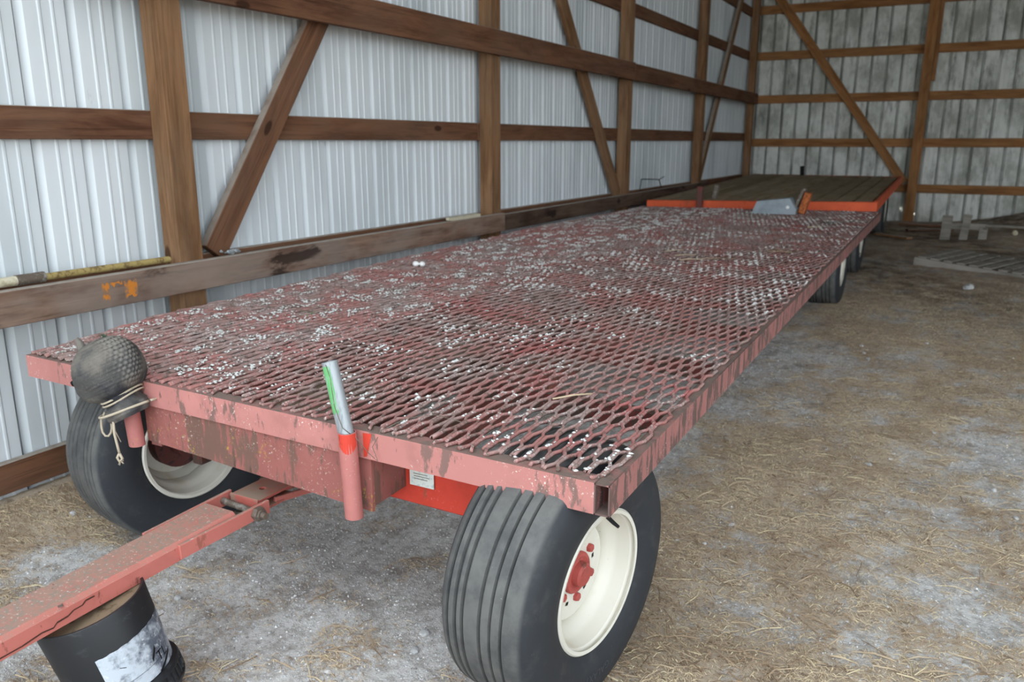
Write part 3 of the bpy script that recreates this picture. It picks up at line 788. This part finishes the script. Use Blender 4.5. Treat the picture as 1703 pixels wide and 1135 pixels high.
for k in range(10):
    for i in range(2): F.append((k * 3 + i, k * 3 + 3 + i, k * 3 + 4 + i, k * 3 + 1 + i))
g.add(V, F); g.build('paint_smear', M_green, stake, smooth=True)
g = G()
g.tube([(-1.482, 1.640, .962), (-1.462, 1.632, .93), (-1.448, 1.628, .85), (-1.425, 1.63, .79), (-1.405, 1.66, .755), (-1.370, 1.672, .71), (-1.345, 1.678, .69), (-1.36, 1.676, .73), (-1.345, 1.70, .775), (-1.30, 1.76, .80), (-1.23, 1.80, .81), (-1.16, 1.83, .79)], .0011, 5)
tag(g.build('wire', M_iron), 'thin rusty wire hanging from the galvanised stake', 'wire')
# red paint left bright around the pocket (flat paint patches on the rail)
g = G(); 
zc = lambda x: zd(x, Y0)
V = [(-1.403, Y0 - .0012, zc(-1.4) - .006), (-1.372, Y0 - .0012, zc(-1.37) - .004), (-1.380, Y0 - .0012, zc(-1.37) - .035), (-1.392, Y0 - .0012, zc(-1.37) - .075), (-1.403, Y0 - .0012, zc(-1.37) - .078)]
g.add(V, [(0, 4, 3, 2, 1)]); g.build('paint_patch', P_bright, wagon, label='bright red unfaded paint patch')
g = G(); V = []; F = []
for k in range(9):
    a = R(-110 + k * 15); V += [(-1.432 + .0269 * math.cos(a), 1.655 + .0269 * math.sin(a), .769), (-1.4300 + .0270 * math.cos(a), 1.655 + .0270 * math.sin(a), .733 - .022 * math.sin(k * .39))]
for k in range(8): F.append((2 * k, 2 * k + 1, 2 * k + 3, 2 * k + 2))
g.add(V, F); g.build('paint_patch', P_bright, wagon, label='bright red unfaded paint patch')

# weathered hood tied over the left stake
HC = Vector((-2.375, 1.640, .722))
def hood_geo():
    g = G(); n, rows = 180, 110; V = []; S = []; RD = []
    prof = [(-.056, .062), (-.042, .072), (-.020, .068), (-.004, .054), (.008, .049), (.020, .058), (.036, .082), (.058, .098), (.085, .108), (.115, .112), (.145, .108), (.170, .096), (.192, .076), (.208, .050), (.216, .022), (.218, .0005)]
    hs = np.linspace(0, 1, rows); ps = np.linspace(0, 1, len(prof)); H = np.interp(hs, ps, [p[0] for p in prof]); RR = np.interp(hs, ps, [p[1] for p in prof])
    for i in range(rows):
        for k in range(n):
            a = 2 * math.pi * k / n; r = RR[i]; up = min(1, max(0, (H[i] - .015) / .05))
            d = mnoise.noise((math.cos(a) * 1.4, math.sin(a) * 1.4, H[i] * 9)) * .016 * min(1, r / .06)
            if H[i] < .02: d += .012 * math.cos(a + .9) + .004 * math.sin(7 * a) * (H[i] < -.02)
            da = min(abs(a - .02), abs(a - 6.303)); ridge = math.exp(-(da / .42) ** 2) * up
            u_, w_ = a * .112 / .0165, H[i] / .0142; w0 = math.floor(w_); u2 = u_ + .5 * (w0 % 2)
            sc_ = max(0, 1 - 1.3 * math.hypot(u2 - round(u2), w_ - w0 - .5) * 1.25)
            d += .016 * ridge + .0065 * sc_ * min(1, ridge * 1.6)
            wr = math.sin(H[i] * 620 + 3 * mnoise.noise((a * 3, H[i] * 30, 0))) * math.exp(-(min(abs(a - 5.2), abs(a + 1.08)) / .8) ** 2) * up
            d += .0016 * wr
            V.append(((r + d) * math.cos(a) * 1.10, (r + d) * math.sin(a), H[i])); S.append(sc_ * min(1, ridge * 1.6) + .5 * max(0, wr)); RD.append(min(1, ridge * 1.4))
    F = [(i * n + k, i * n + (k + 1) % n, (i + 1) * n + (k + 1) % n, (i + 1) * n + k) for i in range(rows - 1) for k in range(n)]
    g.add(V, F); g.S = S; g.RD = RD
    return g
hood = thing('hood', 'grey weathered leathery hood pulled over the left front stake and tied with twine', 'hood', HC)
hg = hood_geo(); Mh = Matrix.Rotation(R(-24), 3, 'Y') @ Matrix.Rotation(R(8), 3, 'X')
hg.v = [tuple(Mh @ Vector(v) + HC) for v in hg.v]; ho = hg.build('shell', M_hood, hood, HC, smooth=True); ho.data.attributes.new('scale', 'FLOAT', 'POINT').data.foreach_set('value', hg.S); ho.data.attributes.new('ridge', 'FLOAT', 'POINT').data.foreach_set('value', hg.RD)
g = G()
g.tube([Mh @ Vector(v) + HC for v in [(-.05, -.01, .190), (-.052, -.012, .215), (-.048, -.012, .235), (-.050, -.013, .250)]], [.024, .016, .011, .007], 10)
g.build('nub', M_hood, hood, HC, smooth=True)
g = G(); g.tube([Mh @ Vector(v) + HC for v in [(-.085, -.062, .12), (-.100, -.074, .12)]], [.011, .009], 10); g.build('patch', M_dark, hood)
tag_g = G()
for k in range(14):
    a = random.uniform(0, 6.28); p = Mh @ Vector((.035 + .008 * math.cos(a), .02 + .01 * math.sin(a), .212)) + HC
    tag_g.tube([p, p + Vector((random.uniform(-.012, .012), random.uniform(-.012, .012), random.uniform(.004, .014)))], .0009, 4)
M_moss = Mat('green_thread', srgb(52, 92, 70), .9)
tag_g.build('thread_tuft', M_moss, hood)
# twine
def ring(cz, r, a0, a1, n=40, wob=.004, ex=0):
    out = []
    for k in range(n + 1):
        a = a0 + (a1 - a0) * k / n
        out.append(Mh @ Vector(((r + wob * math.sin(3 * a)) * math.cos(a), (r + wob * math.sin(3 * a)) * math.sin(a), cz + .004 * math.sin(2 * a + 1) + ex * math.cos(a + 1.9))) + HC)
    return out
g = G()
g.tube(ring(.008, .067, 0, 12.4, 90, .003), .0034, 7)
g.tube(ring(.020, .067, 0, 6.3, 50, .004), .0034, 7)
g.tube(ring(-.034, .092, .2, 6.4, 50, .006, .016), .0044, 8)
base = Mh @ Vector((-.050, -.052, -.01)) + HC
g.tube([base, base + Vector((-.010, -.010, -.025)), base + Vector((-.011, -.012, -.05)), base + Vector((-.005, -.014, -.068)), base + Vector((.006, -.013, -.079)), base + Vector((.018, -.010, -.078)), base + Vector((.027, -.006, -.066)), base + Vector((.030, -.003, -.05)), base + Vector((.026, 0, -.035))], .0036, 8)
t0 = Mh @ Vector((.008, -.078, -.045)) + HC
tail = [t0, t0 + Vector((.004, -.004, -.045)), t0 + Vector((.010, -.002, -.09)), t0 + Vector((.012, 0, -.115))]
g.tube(tail, .0042, 8)
g.tube([t0 + Vector((.012, 0, -.112)), t0 + Vector((.003, -.004, -.128)), t0 + Vector((.010, -.002, -.142)), t0 + Vector((.021, .002, -.130)), t0 + Vector((.012, 0, -.114))], .0045, 8)
for k in range(22):
    a = random.uniform(0, 6.28); p = t0 + Vector((.012, 0, -.140))
    g.tube([p, p + Vector((.012 * math.cos(a), .008 * math.sin(a), random.uniform(-.018, .004)))], .0013, 4)
g.tube([base + Vector((.02, 0, -.03)), base + Vector((.05, .01, -.10))], .0015, 5)
tag(g.build('twine', M_twine, smooth=True), 'pale twine wound round the grey hood, its knotted end dangling', 'twine')

# eggs on the deck
def egg(p, r, yaw):
    g = G(); prof = [(-1.15, .001), (-1.05, .38), (-.75, .75), (-.3, .97), (.1, .98), (.6, .8), (1.0, .5), (1.25, .2), (1.32, .001)]
    g.lathe([(h * r, q * r) for h, q in prof], 20, 'x'); o = mesh_obj('egg', g.v, g.f, M_bone, None, p, smooth=True); o.rotation_euler = (0, 0, yaw); return o
tag(egg((-2.72, 3.82, zd(-2.72, 3.82) + .030), .017, .3), 'left one of two small white eggs on the mesh deck', 'egg', 'eggs on the mesh deck')
tag(egg((-2.685, 3.835, zd(-2.685, 3.83) + .030), .016, 1.2), 'right one of two small white eggs on the mesh deck', 'egg', 'eggs on the mesh deck')

# rear corner things: red stake, dark stake, grey box, rusty block with a plate
zr = zd(-2.4, 8.46)
g = G(); g.beam((-2.395, 8.55, zr - .12), (-2.39, 8.55, zr + .23), .06, .065, up=(0, 1, 0), ch=.005)
tag(g.build('stake', P_under), 'dark red square stake upright at the rear end of the mesh deck', 'stake')
zb = zd(-1.6, 8.3) + .011
bxo = thing('sheet_metal_box', 'grey sheet metal box with sloping ends lying on the rear of the mesh deck', 'box', (-1.58, 8.3, zb))
def prism(prof, y0, y1):
    n = len(prof); V = [(x, y0, z) for x, z in prof] + [(x, y1, z) for x, z in prof]
    F = [tuple(range(n)), tuple(range(2 * n - 1, n - 1, -1))] + [(i, n + i, n + (i + 1) % n, (i + 1) % n)[::1] for i in range(n)]
    F = [F[0], F[1]] + [q[::1] for q in F[2:]]
    g = G(); g.add(V, F); return g
prism([(-1.765, zb), (-1.350, zb), (-1.345, zb + .05), (-1.415, zb + .155), (-1.72, zb + .118)], 8.18, 8.42).build('body', M_sheet, bxo)
g = G(); g.lathe([(0, 0.0), (0, .016), (.006, .014), (.007, 0)], 14, 'z'); g.v = [(v[0] - 1.425, 8.18 - v[2], v[1] + zb + .07) for v in g.v]
g.build('button', M_bone, bxo, label='white round button')
blk = thing('rusty_block', 'rusty orange block with a dark ribbed plate leaning beside the grey box', 'block', (-1.31, 8.3, zb))
g = G(); g.box((-1.285, 8.30, zb + .108), (.062, .11, .205), Matrix.Rotation(R(14), 3, 'Y'), .006); g.build('block', M_rust, blk)
g = G(); g.box((-1.345, 8.34, zb + .13), (.03, .13, .25), Matrix.Rotation(R(20), 3, 'Y'), .004)
for k in range(5): g.box((-1.365 + .018 * (k - 2), 8.34, zb + .13 + .045 * (k - 2)), (.012, .13, .014), Matrix.Rotation(R(20), 3, 'Y'), .002)
g.build('ribbed_plate', M_iron, blk)

# straw wisps on the deck
def ribbons(P, A, Ln, W, pitch, curl, zf, name, mat, parent=None, seed=5, kind='stuff'):
    r = np.random.default_rng(seed); n = len(P); P = np.asarray(P)
    A = np.asarray(A); Ln = np.asarray(Ln); W = np.asarray(W); pitch = np.asarray(pitch); curl = np.asarray(curl)
    V = np.zeros((n, 6, 3))
    for k, t in enumerate((-.5, 0, .5)):
        a = A + curl * t
        dx, dy = np.cos(a) * Ln * t, np.sin(a) * Ln * t
        dz = np.sin(pitch) * Ln * t + (0.006 if k == 1 else 0)
        nx_, ny_ = -np.sin(a) * W / 2, np.cos(a) * W / 2
        tw = W * .35
        V[:, k * 2] = P + np.stack([dx - nx_, dy - ny_, dz - tw], -1)
        V[:, k * 2 + 1] = P + np.stack([dx + nx_, dy + ny_, dz + tw], -1)
    F = np.array([(0, 1, 3, 2), (2, 3, 5, 4)]); F = (F[None] + (np.arange(n) * 6)[:, None, None]).reshape(-1, 4)
    org = wpos(parent) if parent is not None else np.zeros(3)
    o = mesh_obj(name, V.reshape(-1, 3) - org, F.tolist(), mat, parent, org, kind=kind)
    at = o.data.attributes.new('tint', 'FLOAT', 'POINT'); at.data.foreach_set('value', np.repeat(r.uniform(0, 1, n), 6)); return o
P = []
for x, yy, a in ((-1.62, 5.25, .9), (-1.50, 5.1, .7), (-1.42, 4.95, .65), (-1.33, 5.05, .7), (-1.25, 5.1, .6), (-1.0, 5.6, .4), (-.95, 5.7, 2.5), (-.92, 5.62, 1.2), (-1.05, 5.65, .9), (-1.02, 7.2, .8), (-.98, 2.2, .9)):
    P.append((x, yy, zd(x, yy) + .016, a))
o = ribbons([p[:3] for p in P], [p[3] for p in P], [.14] * len(P), [.005] * len(P), [0] * len(P), [.2] * len(P), 0, 'straw_wisps', M_straw)
tag(o, 'few straw stalks lying on the mesh deck', 'straw')

# ------------------------------------------------------------------ tilted pail under the tongue
rt_, vd_ = Vector((.494, .868, 0)), Vector((-.868, .494, 0))
PA = (Vector((0, 0, 1)) * math.cos(.25) - rt_ * math.sin(.25)); PA = PA * math.cos(.1) + vd_ * math.sin(.1); PA.normalize()
PU = (rt_ - PA * rt_.dot(PA)).normalized(); PV = PA.cross(PU)
PL = .33; PT = Vector((-1.929, 1.155, .353)); PB = PT - PA * PL
def pl(v): return tuple(PB + PU * v[0] + PV * v[1] + PA * v[2])
pail = thing('pail', 'black plastic pail with a worn silvery label, tilted under the red tongue', 'pail', PB)
g = G(); g.lathe([(.004, .0005), (0, .120), (.004, .128), (.028, .130), (.032, .147), (.040, .149), (.046, .145), (.078, .146), (.084, .149), (.092, .147), (.096, .133), (PL - .004, .1425), (PL, .141), (PL, .135), (PL - .016, .133), (PL - .020, .0005)], 72, 'z')
g.v = [pl(v) for v in g.v]; g.build('body', M_black, pail, PB, smooth='auto')
g = G()
for k in range(44):
    a = 2 * math.pi * k / 44; g.box((.1465 * math.cos(a), .1465 * math.sin(a), .062), (.006, .0035, .030), Matrix.Rotation(a, 3, 'Z'), .0005)
g.v = [pl(v) for v in g.v]; g.build('rim_ribs', M_black, pail, kind='stuff')
g = G(); n = 40; V = [(0, 0, PL - .012)]
for ring_r, zz in ((.06, -.011), (.105, -.012), (.1325, -.013)):
    for k in range(n):
        a = 2 * math.pi * k / n; V.append((ring_r * math.cos(a), ring_r * math.sin(a), PL + zz + .005 * mnoise.noise((math.cos(a) * 3 * ring_r / .1, math.sin(a) * 3, ring_r * 20))))
F = [(0, 1 + k, 1 + (k + 1) % n) for k in range(n)]
for i in range(2): F += [(1 + i * n + k, 1 + (i + 1) * n + k, 1 + (i + 1) * n + (k + 1) % n, 1 + i * n + (k + 1) % n) for k in range(n)]
g.add([pl(v) for v in V], F); g.build('dirt_fill', M_dirt, pail, smooth=True, label='tan dirt caked in the recessed top')
def wrap(pts2, F, name, mat, parent, dr=0.):
    V = []
    for a, h in pts2: z = PL - h; r = np.interp(z, [.096, PL - .004], [.133, .1425]) + .0010 + dr; V.append(pl((r * math.cos(a), r * math.sin(a), z)))
    g = G(); g.add(V, F); return g.build(name, mat, parent, smooth=True)
na, nz = 30, 7; pts = []; A0, A1 = R(-104), R(14)
for i in range(na + 1):
    for j in range(nz + 1):
        t = i / na; edge = .0012 * math.sin(i * 1.9) if j == 0 else 0
        pts.append((A0 + (A1 - A0) * t, .098 + .134 * j / nz - edge - .014 * t * (j == 0)))
F = [(i * (nz + 1) + j, (i + 1) * (nz + 1) + j, (i + 1) * (nz + 1) + j + 1, i * (nz + 1) + j + 1) for i in range(na) for j in range(nz)]
lab = wrap(pts, F, 'label', M_label, pail); lab['label'] = 'scuffed silver grey paper label'
for a0, h0, a1, h1, wz in ((-52, .187, -43, .158, .012), (-48, .232, -22, .205, .008), (-104, .199, -40, .197, .001), (-86, .146, -80, .154, .002)):
    pts = []; F = []
    for k in range(8):
        b_ = len(pts)
        for t in (k / 8, (k + 1) / 8):
            a = R(a0 + (a1 - a0) * t); h = h0 + (h1 - h0) * t; pts += [(a, h + wz / 2), (a, h - wz / 2)]
        F.append((b_, b_ + 2, b_ + 3, b_ + 1))
    wrap(pts, F, 'printed_stroke', M_ink, lab, .0008)
pts = []; F = []
TV, TF = text_mesh('TL', .042); b_ = len(pts)
for (u, v, _) in TV: pts.append((R(-36) + u / .14, .205 - v))
F += [tuple(i + b_ for i in f) for f in TF]
wrap(pts, F, 'printed_letters', M_ink, lab, .0008)

# ------------------------------------------------------------------ second wagon behind
w2 = thing('flatbed_wagon', 'second flatbed wagon with plank deck and bright orange front rail, at the back wall', 'wagon', (-1.9, 11.5, 0))
def z2(y, t=.5): return .934 + .0165 * (y - 8.72) + .022 * t * max(0, 1 - (y - 8.72) / 5.5)
def ya(t): return 8.60 + .44 * t
def x2(t, y): # t 0 left .. 1 right
    l = -3.0 - .02 * (y - 8.72); r_ = -.70 - .016 * (y - 8.72); return l + (r_ - l) * t
YA, YE = 8.72, 14.25
nb = 12
for k in range(nb):
    t = -.005 + (k + .5) / nb * .983; wdt = 2.3 * .983 / nb - .024
    lumber('deck_board', (x2(t, ya(t)), ya(t) + .05, z2(ya(t), t) - .018 + random.uniform(-.002, .002)), (x2(t, YE), YE, z2(YE, t) - .018 + random.uniform(-.003, .003)), wdt, .034, W_deck, w2)
g = G(); g.beam((x2(0, ya(0)), ya(0) + .02, z2(ya(0), 0) - .05), (x2(1, ya(1)), ya(1) + .02, z2(ya(1), 1) - .05), .05, .11, ch=.004); g.build('front_rail', P_orange, w2)
for t in (.007, .993):
    lw = .0 if t > .5 else .05
    g = G(); g.beam((x2(t, ya(t)), ya(t) + .05, z2(ya(t), t) - .045 - lw), (x2(t, YE), YE, z2(YE, t) - .045 - lw), .035, .11, ch=.004); g.build('side_rail', P_orange, w2)
g = G(); g.beam((x2(0, YE), YE + .02, z2(YE) - .05), (x2(1, YE), YE + .02, z2(YE) - .05), .04, .1, ch=.004); g.build('rear_rail', P_orange, w2)
for t in (.3, .7):
    g = G(); g.beam((x2(t, YA + .3), YA + .3, z2(YA) - .13), (x2(t, YE), YE, z2(YE) - .13), .08, .16, ch=.004); g.build('sill', P_under, w2)
for yy in (9.35, 12.95):
    zc_ = float(gz0(yy)) + .36
    g = G(); g.beam((-2.6, yy, zc_), (-1.0, yy, zc_), .09, .1, ch=.004); g.build('axle', P_under, w2)
    g = G(); g.beam((-2.5, yy, zc_ + .16), (-1.2, yy, zc_ + .16), .09, .14, ch=.004); g.build('bolster', P_under, w2)
    wheel(w2, (-.965 - .014 * (yy - 8.7), yy, zc_), 0, 0, 1, yy, .95)
    wheel(w2, (-2.72 - .014 * (yy - 8.7), yy, zc_), 0, 0, -1, yy + 1, .95)
g = G(); g.beam((-2.36, 9.0, z2(9, .29) + .002), (-2.33, 9.0, z2(9, .29) + .16), .05, .06, up=(0, 1, 0), ch=.006)
tag(g.build('stake', M_iron), 'short dark steel stake on the front edge of the plank deck', 'stake')
g = G(); g.beam((-2.27, 14.1, z2(14.1) + .001), (-2.28, 14.1, z2(14.1) + .15), .06, .06, up=(0, 1, 0), ch=.006)
tag(g.build('stake', M_dark), 'small dark stake standing at the far end of the plank deck', 'stake')

# ------------------------------------------------------------------ things along the left wall
pole = thing('pole', 'slim yellow brown pole with a cream end lying on the rub rail', 'pole', (XL + .10, 1.9, .99))
px_ = XL + .12
g = G(); g.tube([(px_, .9, 1.012), (px_, 1.88, 1.012)], .020, 14); g.build('grip', M_cream, pole, smooth='auto')
g = G(); g.tube([(px_, 1.88, 1.012), (px_, 2.0, 1.012)], .0225, 14); g.build('collar', M_iron, pole, smooth='auto')
g = G(); g.tube([(px_, 2.0, 1.010), (px_ + .005, 2.62, 1.008)], .015, 14); g.build('shaft', M_yel, pole, smooth='auto')
g = G(); yy = 9.6
g.tube([(XL + .15, 9.2, .995), (XL + .15, 9.25, 1.13), (XL + .15, 9.5, 1.12), (XL + .15, 9.9, 1.10), (XL + .15, 10.0, 1.0)], .006, 6)
g.tube([(XL + .15, 9.9, 1.10), (XL + .15, 10.1, 1.13)], .005, 6)
tag(g.build('twig', M_dark), 'thin dark bent twig propped on the rub rail near the third post', 'twig')
g = G(); g.box((XL + .17, 5.25, 1.005), (.05, .42, .022), Matrix.Rotation(R(4), 3, 'Y'), .002)
tag(g.build('cardboard_scrap', M_cream), 'pale flat cardboard scrap on the rail ledge before the second post', 'scrap')
P = [(XL + .15 + random.gauss(0, .012), 2.99 + random.gauss(0, .03), .998 + abs(random.gauss(0, .008))) for k in range(26)]
lumps(P, [random.uniform(.008, .016) for _ in P], 'foil_wad', M_galv, None, .8, kind=None)
tag(bpy.data.objects['foil_wad'], 'crumpled silvery wad on the rail at the foot of the first brace', 'wad')
# orange chalk marks on the rub rail
g = G(); xr_ = XL + .178 + .0232
def smear(y0, y1, z0, z1, n=9):
    V = []; F = []
    for k in range(n):
        t = k / (n - 1); yq = y0 + (y1 - y0) * t
        V += [(xr_, yq, z0 + random.uniform(0, .02)), (xr_, yq, z1 - random.uniform(0, .02))]
    for k in range(n - 1): F.append((2 * k, 2 * k + 2, 2 * k + 3, 2 * k + 1))
    g.add(V, F)
smear(2.20, 2.235, .875, .965); smear(2.235, 2.30, .93, .965); smear(2.31, 2.375, .872, .962)
M_chalk = Mat('orange_marking_paint', srgb(206, 128, 50), .9); M_chalk.layer(srgb(140, 112, 92), M_chalk.ramp(M_chalk.noise(30, 5, .7), .45, .6))
g.build('paint_mark', M_chalk, wall_left, label='orange marking paint smear')

# ------------------------------------------------------------------ pallets and boards at the back
def pal(root, M, name, c, size, mat=W_grey):
    g = G(); g.box((0, 0, 0), size, None, .003); o = mesh_obj(name, g.v, g.f, mat, None); o.parent = root; o.location = c; return o
p1_ = thing('pallet', 'grey slatted pallet lying flat on the ground at the right', 'pallet', (.1, 10.0, .18))
for k in range(8): 
    o = pal(p1_, None, 'slat', (-.36 + k * .137, .42, .105), (.088, 1.02, .018)); o.rotation_euler = (0, 0, random.uniform(-.03, .03))
for yy in (-.08, .42, .92): 
    g = G(); g.box((0, 0, 0), (1.12, .038, .09), None, .003); o = mesh_obj('stringer', g.v, g.f, W_grey, None); o.parent = p1_; o.location = (.12, yy, .05)
p1_.rotation_euler = (R(0), R(4), R(-20))
p2_ = thing('broken_pallet', 'broken pallet standing on edge with three upright grey slats', 'pallet', (.06, 12.5, .25))
for xx, hh_, tl in ((-.14, .40, .03), (.085, .42, .10), (.30, .26, .02)):
    o = pal(p2_, None, 'slat', (xx, 0, hh_ / 2 - .06), (.125 if xx < 0 else .1, .02, hh_)); o.rotation_euler = (R(-6), tl, 0)
o = pal(p2_, None, 'stringer', (.06, .035, .20), (.52, .038, .08))
def board(name, p0, p1, wd, th, label, mat=W_grey):
    o = lumber(name, p0, p1, wd, th, mat, None); tag(o, label, 'board', None); return o
board('board', (.42, 13.2, .42), (1.1, 13.0, .43), .14, .03, 'pale grey board lying on the straw heap right of the broken pallet')
board('board', (-.95, 12.6, .29), (-.5, 12.2, .285), .10, .025, 'pale weathered board on the ground beside the rear wheel of the plank wagon', W_back)
board('board', (-.75, 14.3, .30), (-.1, 14.2, .30), .25, .04, 'wide dark board on the ground at the foot of the back wall post', W_girt)
board('board', (-.6, 13.4, .285), (.0, 13.6, .29), .12, .03, 'narrow dark board in front of the back wall, left of the broken pallet', W_girt)
g = G(); g.lathe([(-.035, .001), (-.03, .02), (-.01, .034), (.015, .034), (.035, .022), (.045, .001)], 14, 'z')
o = mesh_obj('gourd', g.v, g.f, M_cream, None, (.74, 12.75, gh(.74, 12.75) + .03), smooth=True); tag(o, 'small pale yellow rounded lump on the straw at far right', 'gourd')

# ------------------------------------------------------------------ stones, gravel, straw
def stone(x, y, r, label):
    me_r = random.Random(int(x * 1000 + y * 77)); V = []; F = []
    g = G(); n = 9; rows = 6
    for i in range(rows + 1):
        ph = math.pi * i / rows
        for k in range(n):
            a = 2 * math.pi * k / n; d = 1 + .28 * mnoise.noise((math.cos(a) * 1.3 * math.sin(ph) + x * 9, math.sin(a) * 1.3 * math.sin(ph) + y * 9, math.cos(ph) * 1.3))
            V.append((r * d * 1.2 * math.sin(ph) * math.cos(a), r * d * .9 * math.sin(ph) * math.sin(a), r * d * .62 * math.cos(ph)))
    F = [(i * n + k, i * n + n + k, i * n + n + (k + 1) % n, i * n + (k + 1) % n) for i in range(rows) for k in range(n)]
    o = mesh_obj('stone', V, F, M_stone, floor, (x, y, gh(x, y) + r * .35)); o.rotation_euler = (0, 0, me_r.uniform(0, 6)); return o
# where they lie in the photograph, on the ground
for x, y, r in STONES if 'STONES' in globals() else ():
    stone(x, y, r, '')
def in_view(x, y): 
    dx, dy = x * .878 + y * .4786, -x * .4786 + y * .878
    return dy > .9 and abs(dx) < dy * .66 + .25
for k in range(60):
    while True:
        u = random.random(); yy = .9 + 6 * u ** 1.6; x = random.uniform(-3.2, 2.8)
        if in_view(x, yy) and not (abs(x + .88) < .3 and 1.4 < yy < 2.4) and not (-3 < x < -2.4 and 1.5 < yy < 2.6) and abs(x + 1.88) > .3: break
    stone(x, yy, random.uniform(.006, .016), '')
for x, y, r in ((.2, 8.79, .05), (-1.46, 1.31, .017), (-1.33, 1.56, .014), (-2.93, 2.05, .018), (.03, 1.36, .02), (.10, 1.37, .024), (-.02, 1.37, .015), (.55, 2.35, .026), (.42, 2.6, .02)):
    stone(x, y, r, '')
NG = 60000; P = []; S = []
r_ = np.random.default_rng(21)
while len(P) < 52000:
    yy = .8 + 5.5 * r_.random() ** 2.0; x = r_.uniform(-3.4, 2.8)
    if not in_view(x, yy): continue
    if sm_attr[min(ny - 1, bisect(gy.tolist(), yy)), min(nx - 1, bisect(gx.tolist(), x))] > r_.uniform(.15, .75): continue
    s_ = .0016 + .0042 * r_.random() ** 3
    P.append((x, yy, 0)); S.append(s_)
gyl, gxl = gy.tolist(), gx.tolist()
P = [(p[0], p[1], gh(p[0], p[1]) + S[i] * .2) for i, p in enumerate(P)]
tag(lumps(P, S, 'gravel', M_grav, None, .75, True, 4), 'loose grey gravel chips scattered over the shed floor', 'gravel')
P = []; A = []; Ln = []; W = []; PT = []; CU = []
tr = 0
while len(P) < 130000:
    tr += 1
    yy = .8 + 11.5 * r_.random() ** 2.1; x = r_.uniform(-3.36, 3.2)
    if not in_view(x, yy): continue
    s_ = sm_attr[min(ny - 1, bisect(gyl, yy)), min(nx - 1, bisect(gxl, x))]
    if s_ < r_.uniform(.05, .85) or r_.random() < .9 * float(sm(yy, 5.5, 9.6)): continue
    L_ = .007 + .03 * r_.random() ** 2 if r_.random() < .965 else r_.uniform(.04, .13)
    P.append((x, yy, gh(x, yy) + .002 + .010 * r_.random() * s_)); A.append(r_.normal(.15, .75)); Ln.append(L_); W.append(.0007 + .0013 * r_.random() + .0012 * (L_ > .08)); PT.append(r_.normal(0, .12)); CU.append(r_.normal(0, .22))
o = ribbons(P, A, Ln, W, PT, CU, 0, 'straw_litter', M_straw)
tag(o, 'loose brown straw litter strewn over the shed floor', 'straw')
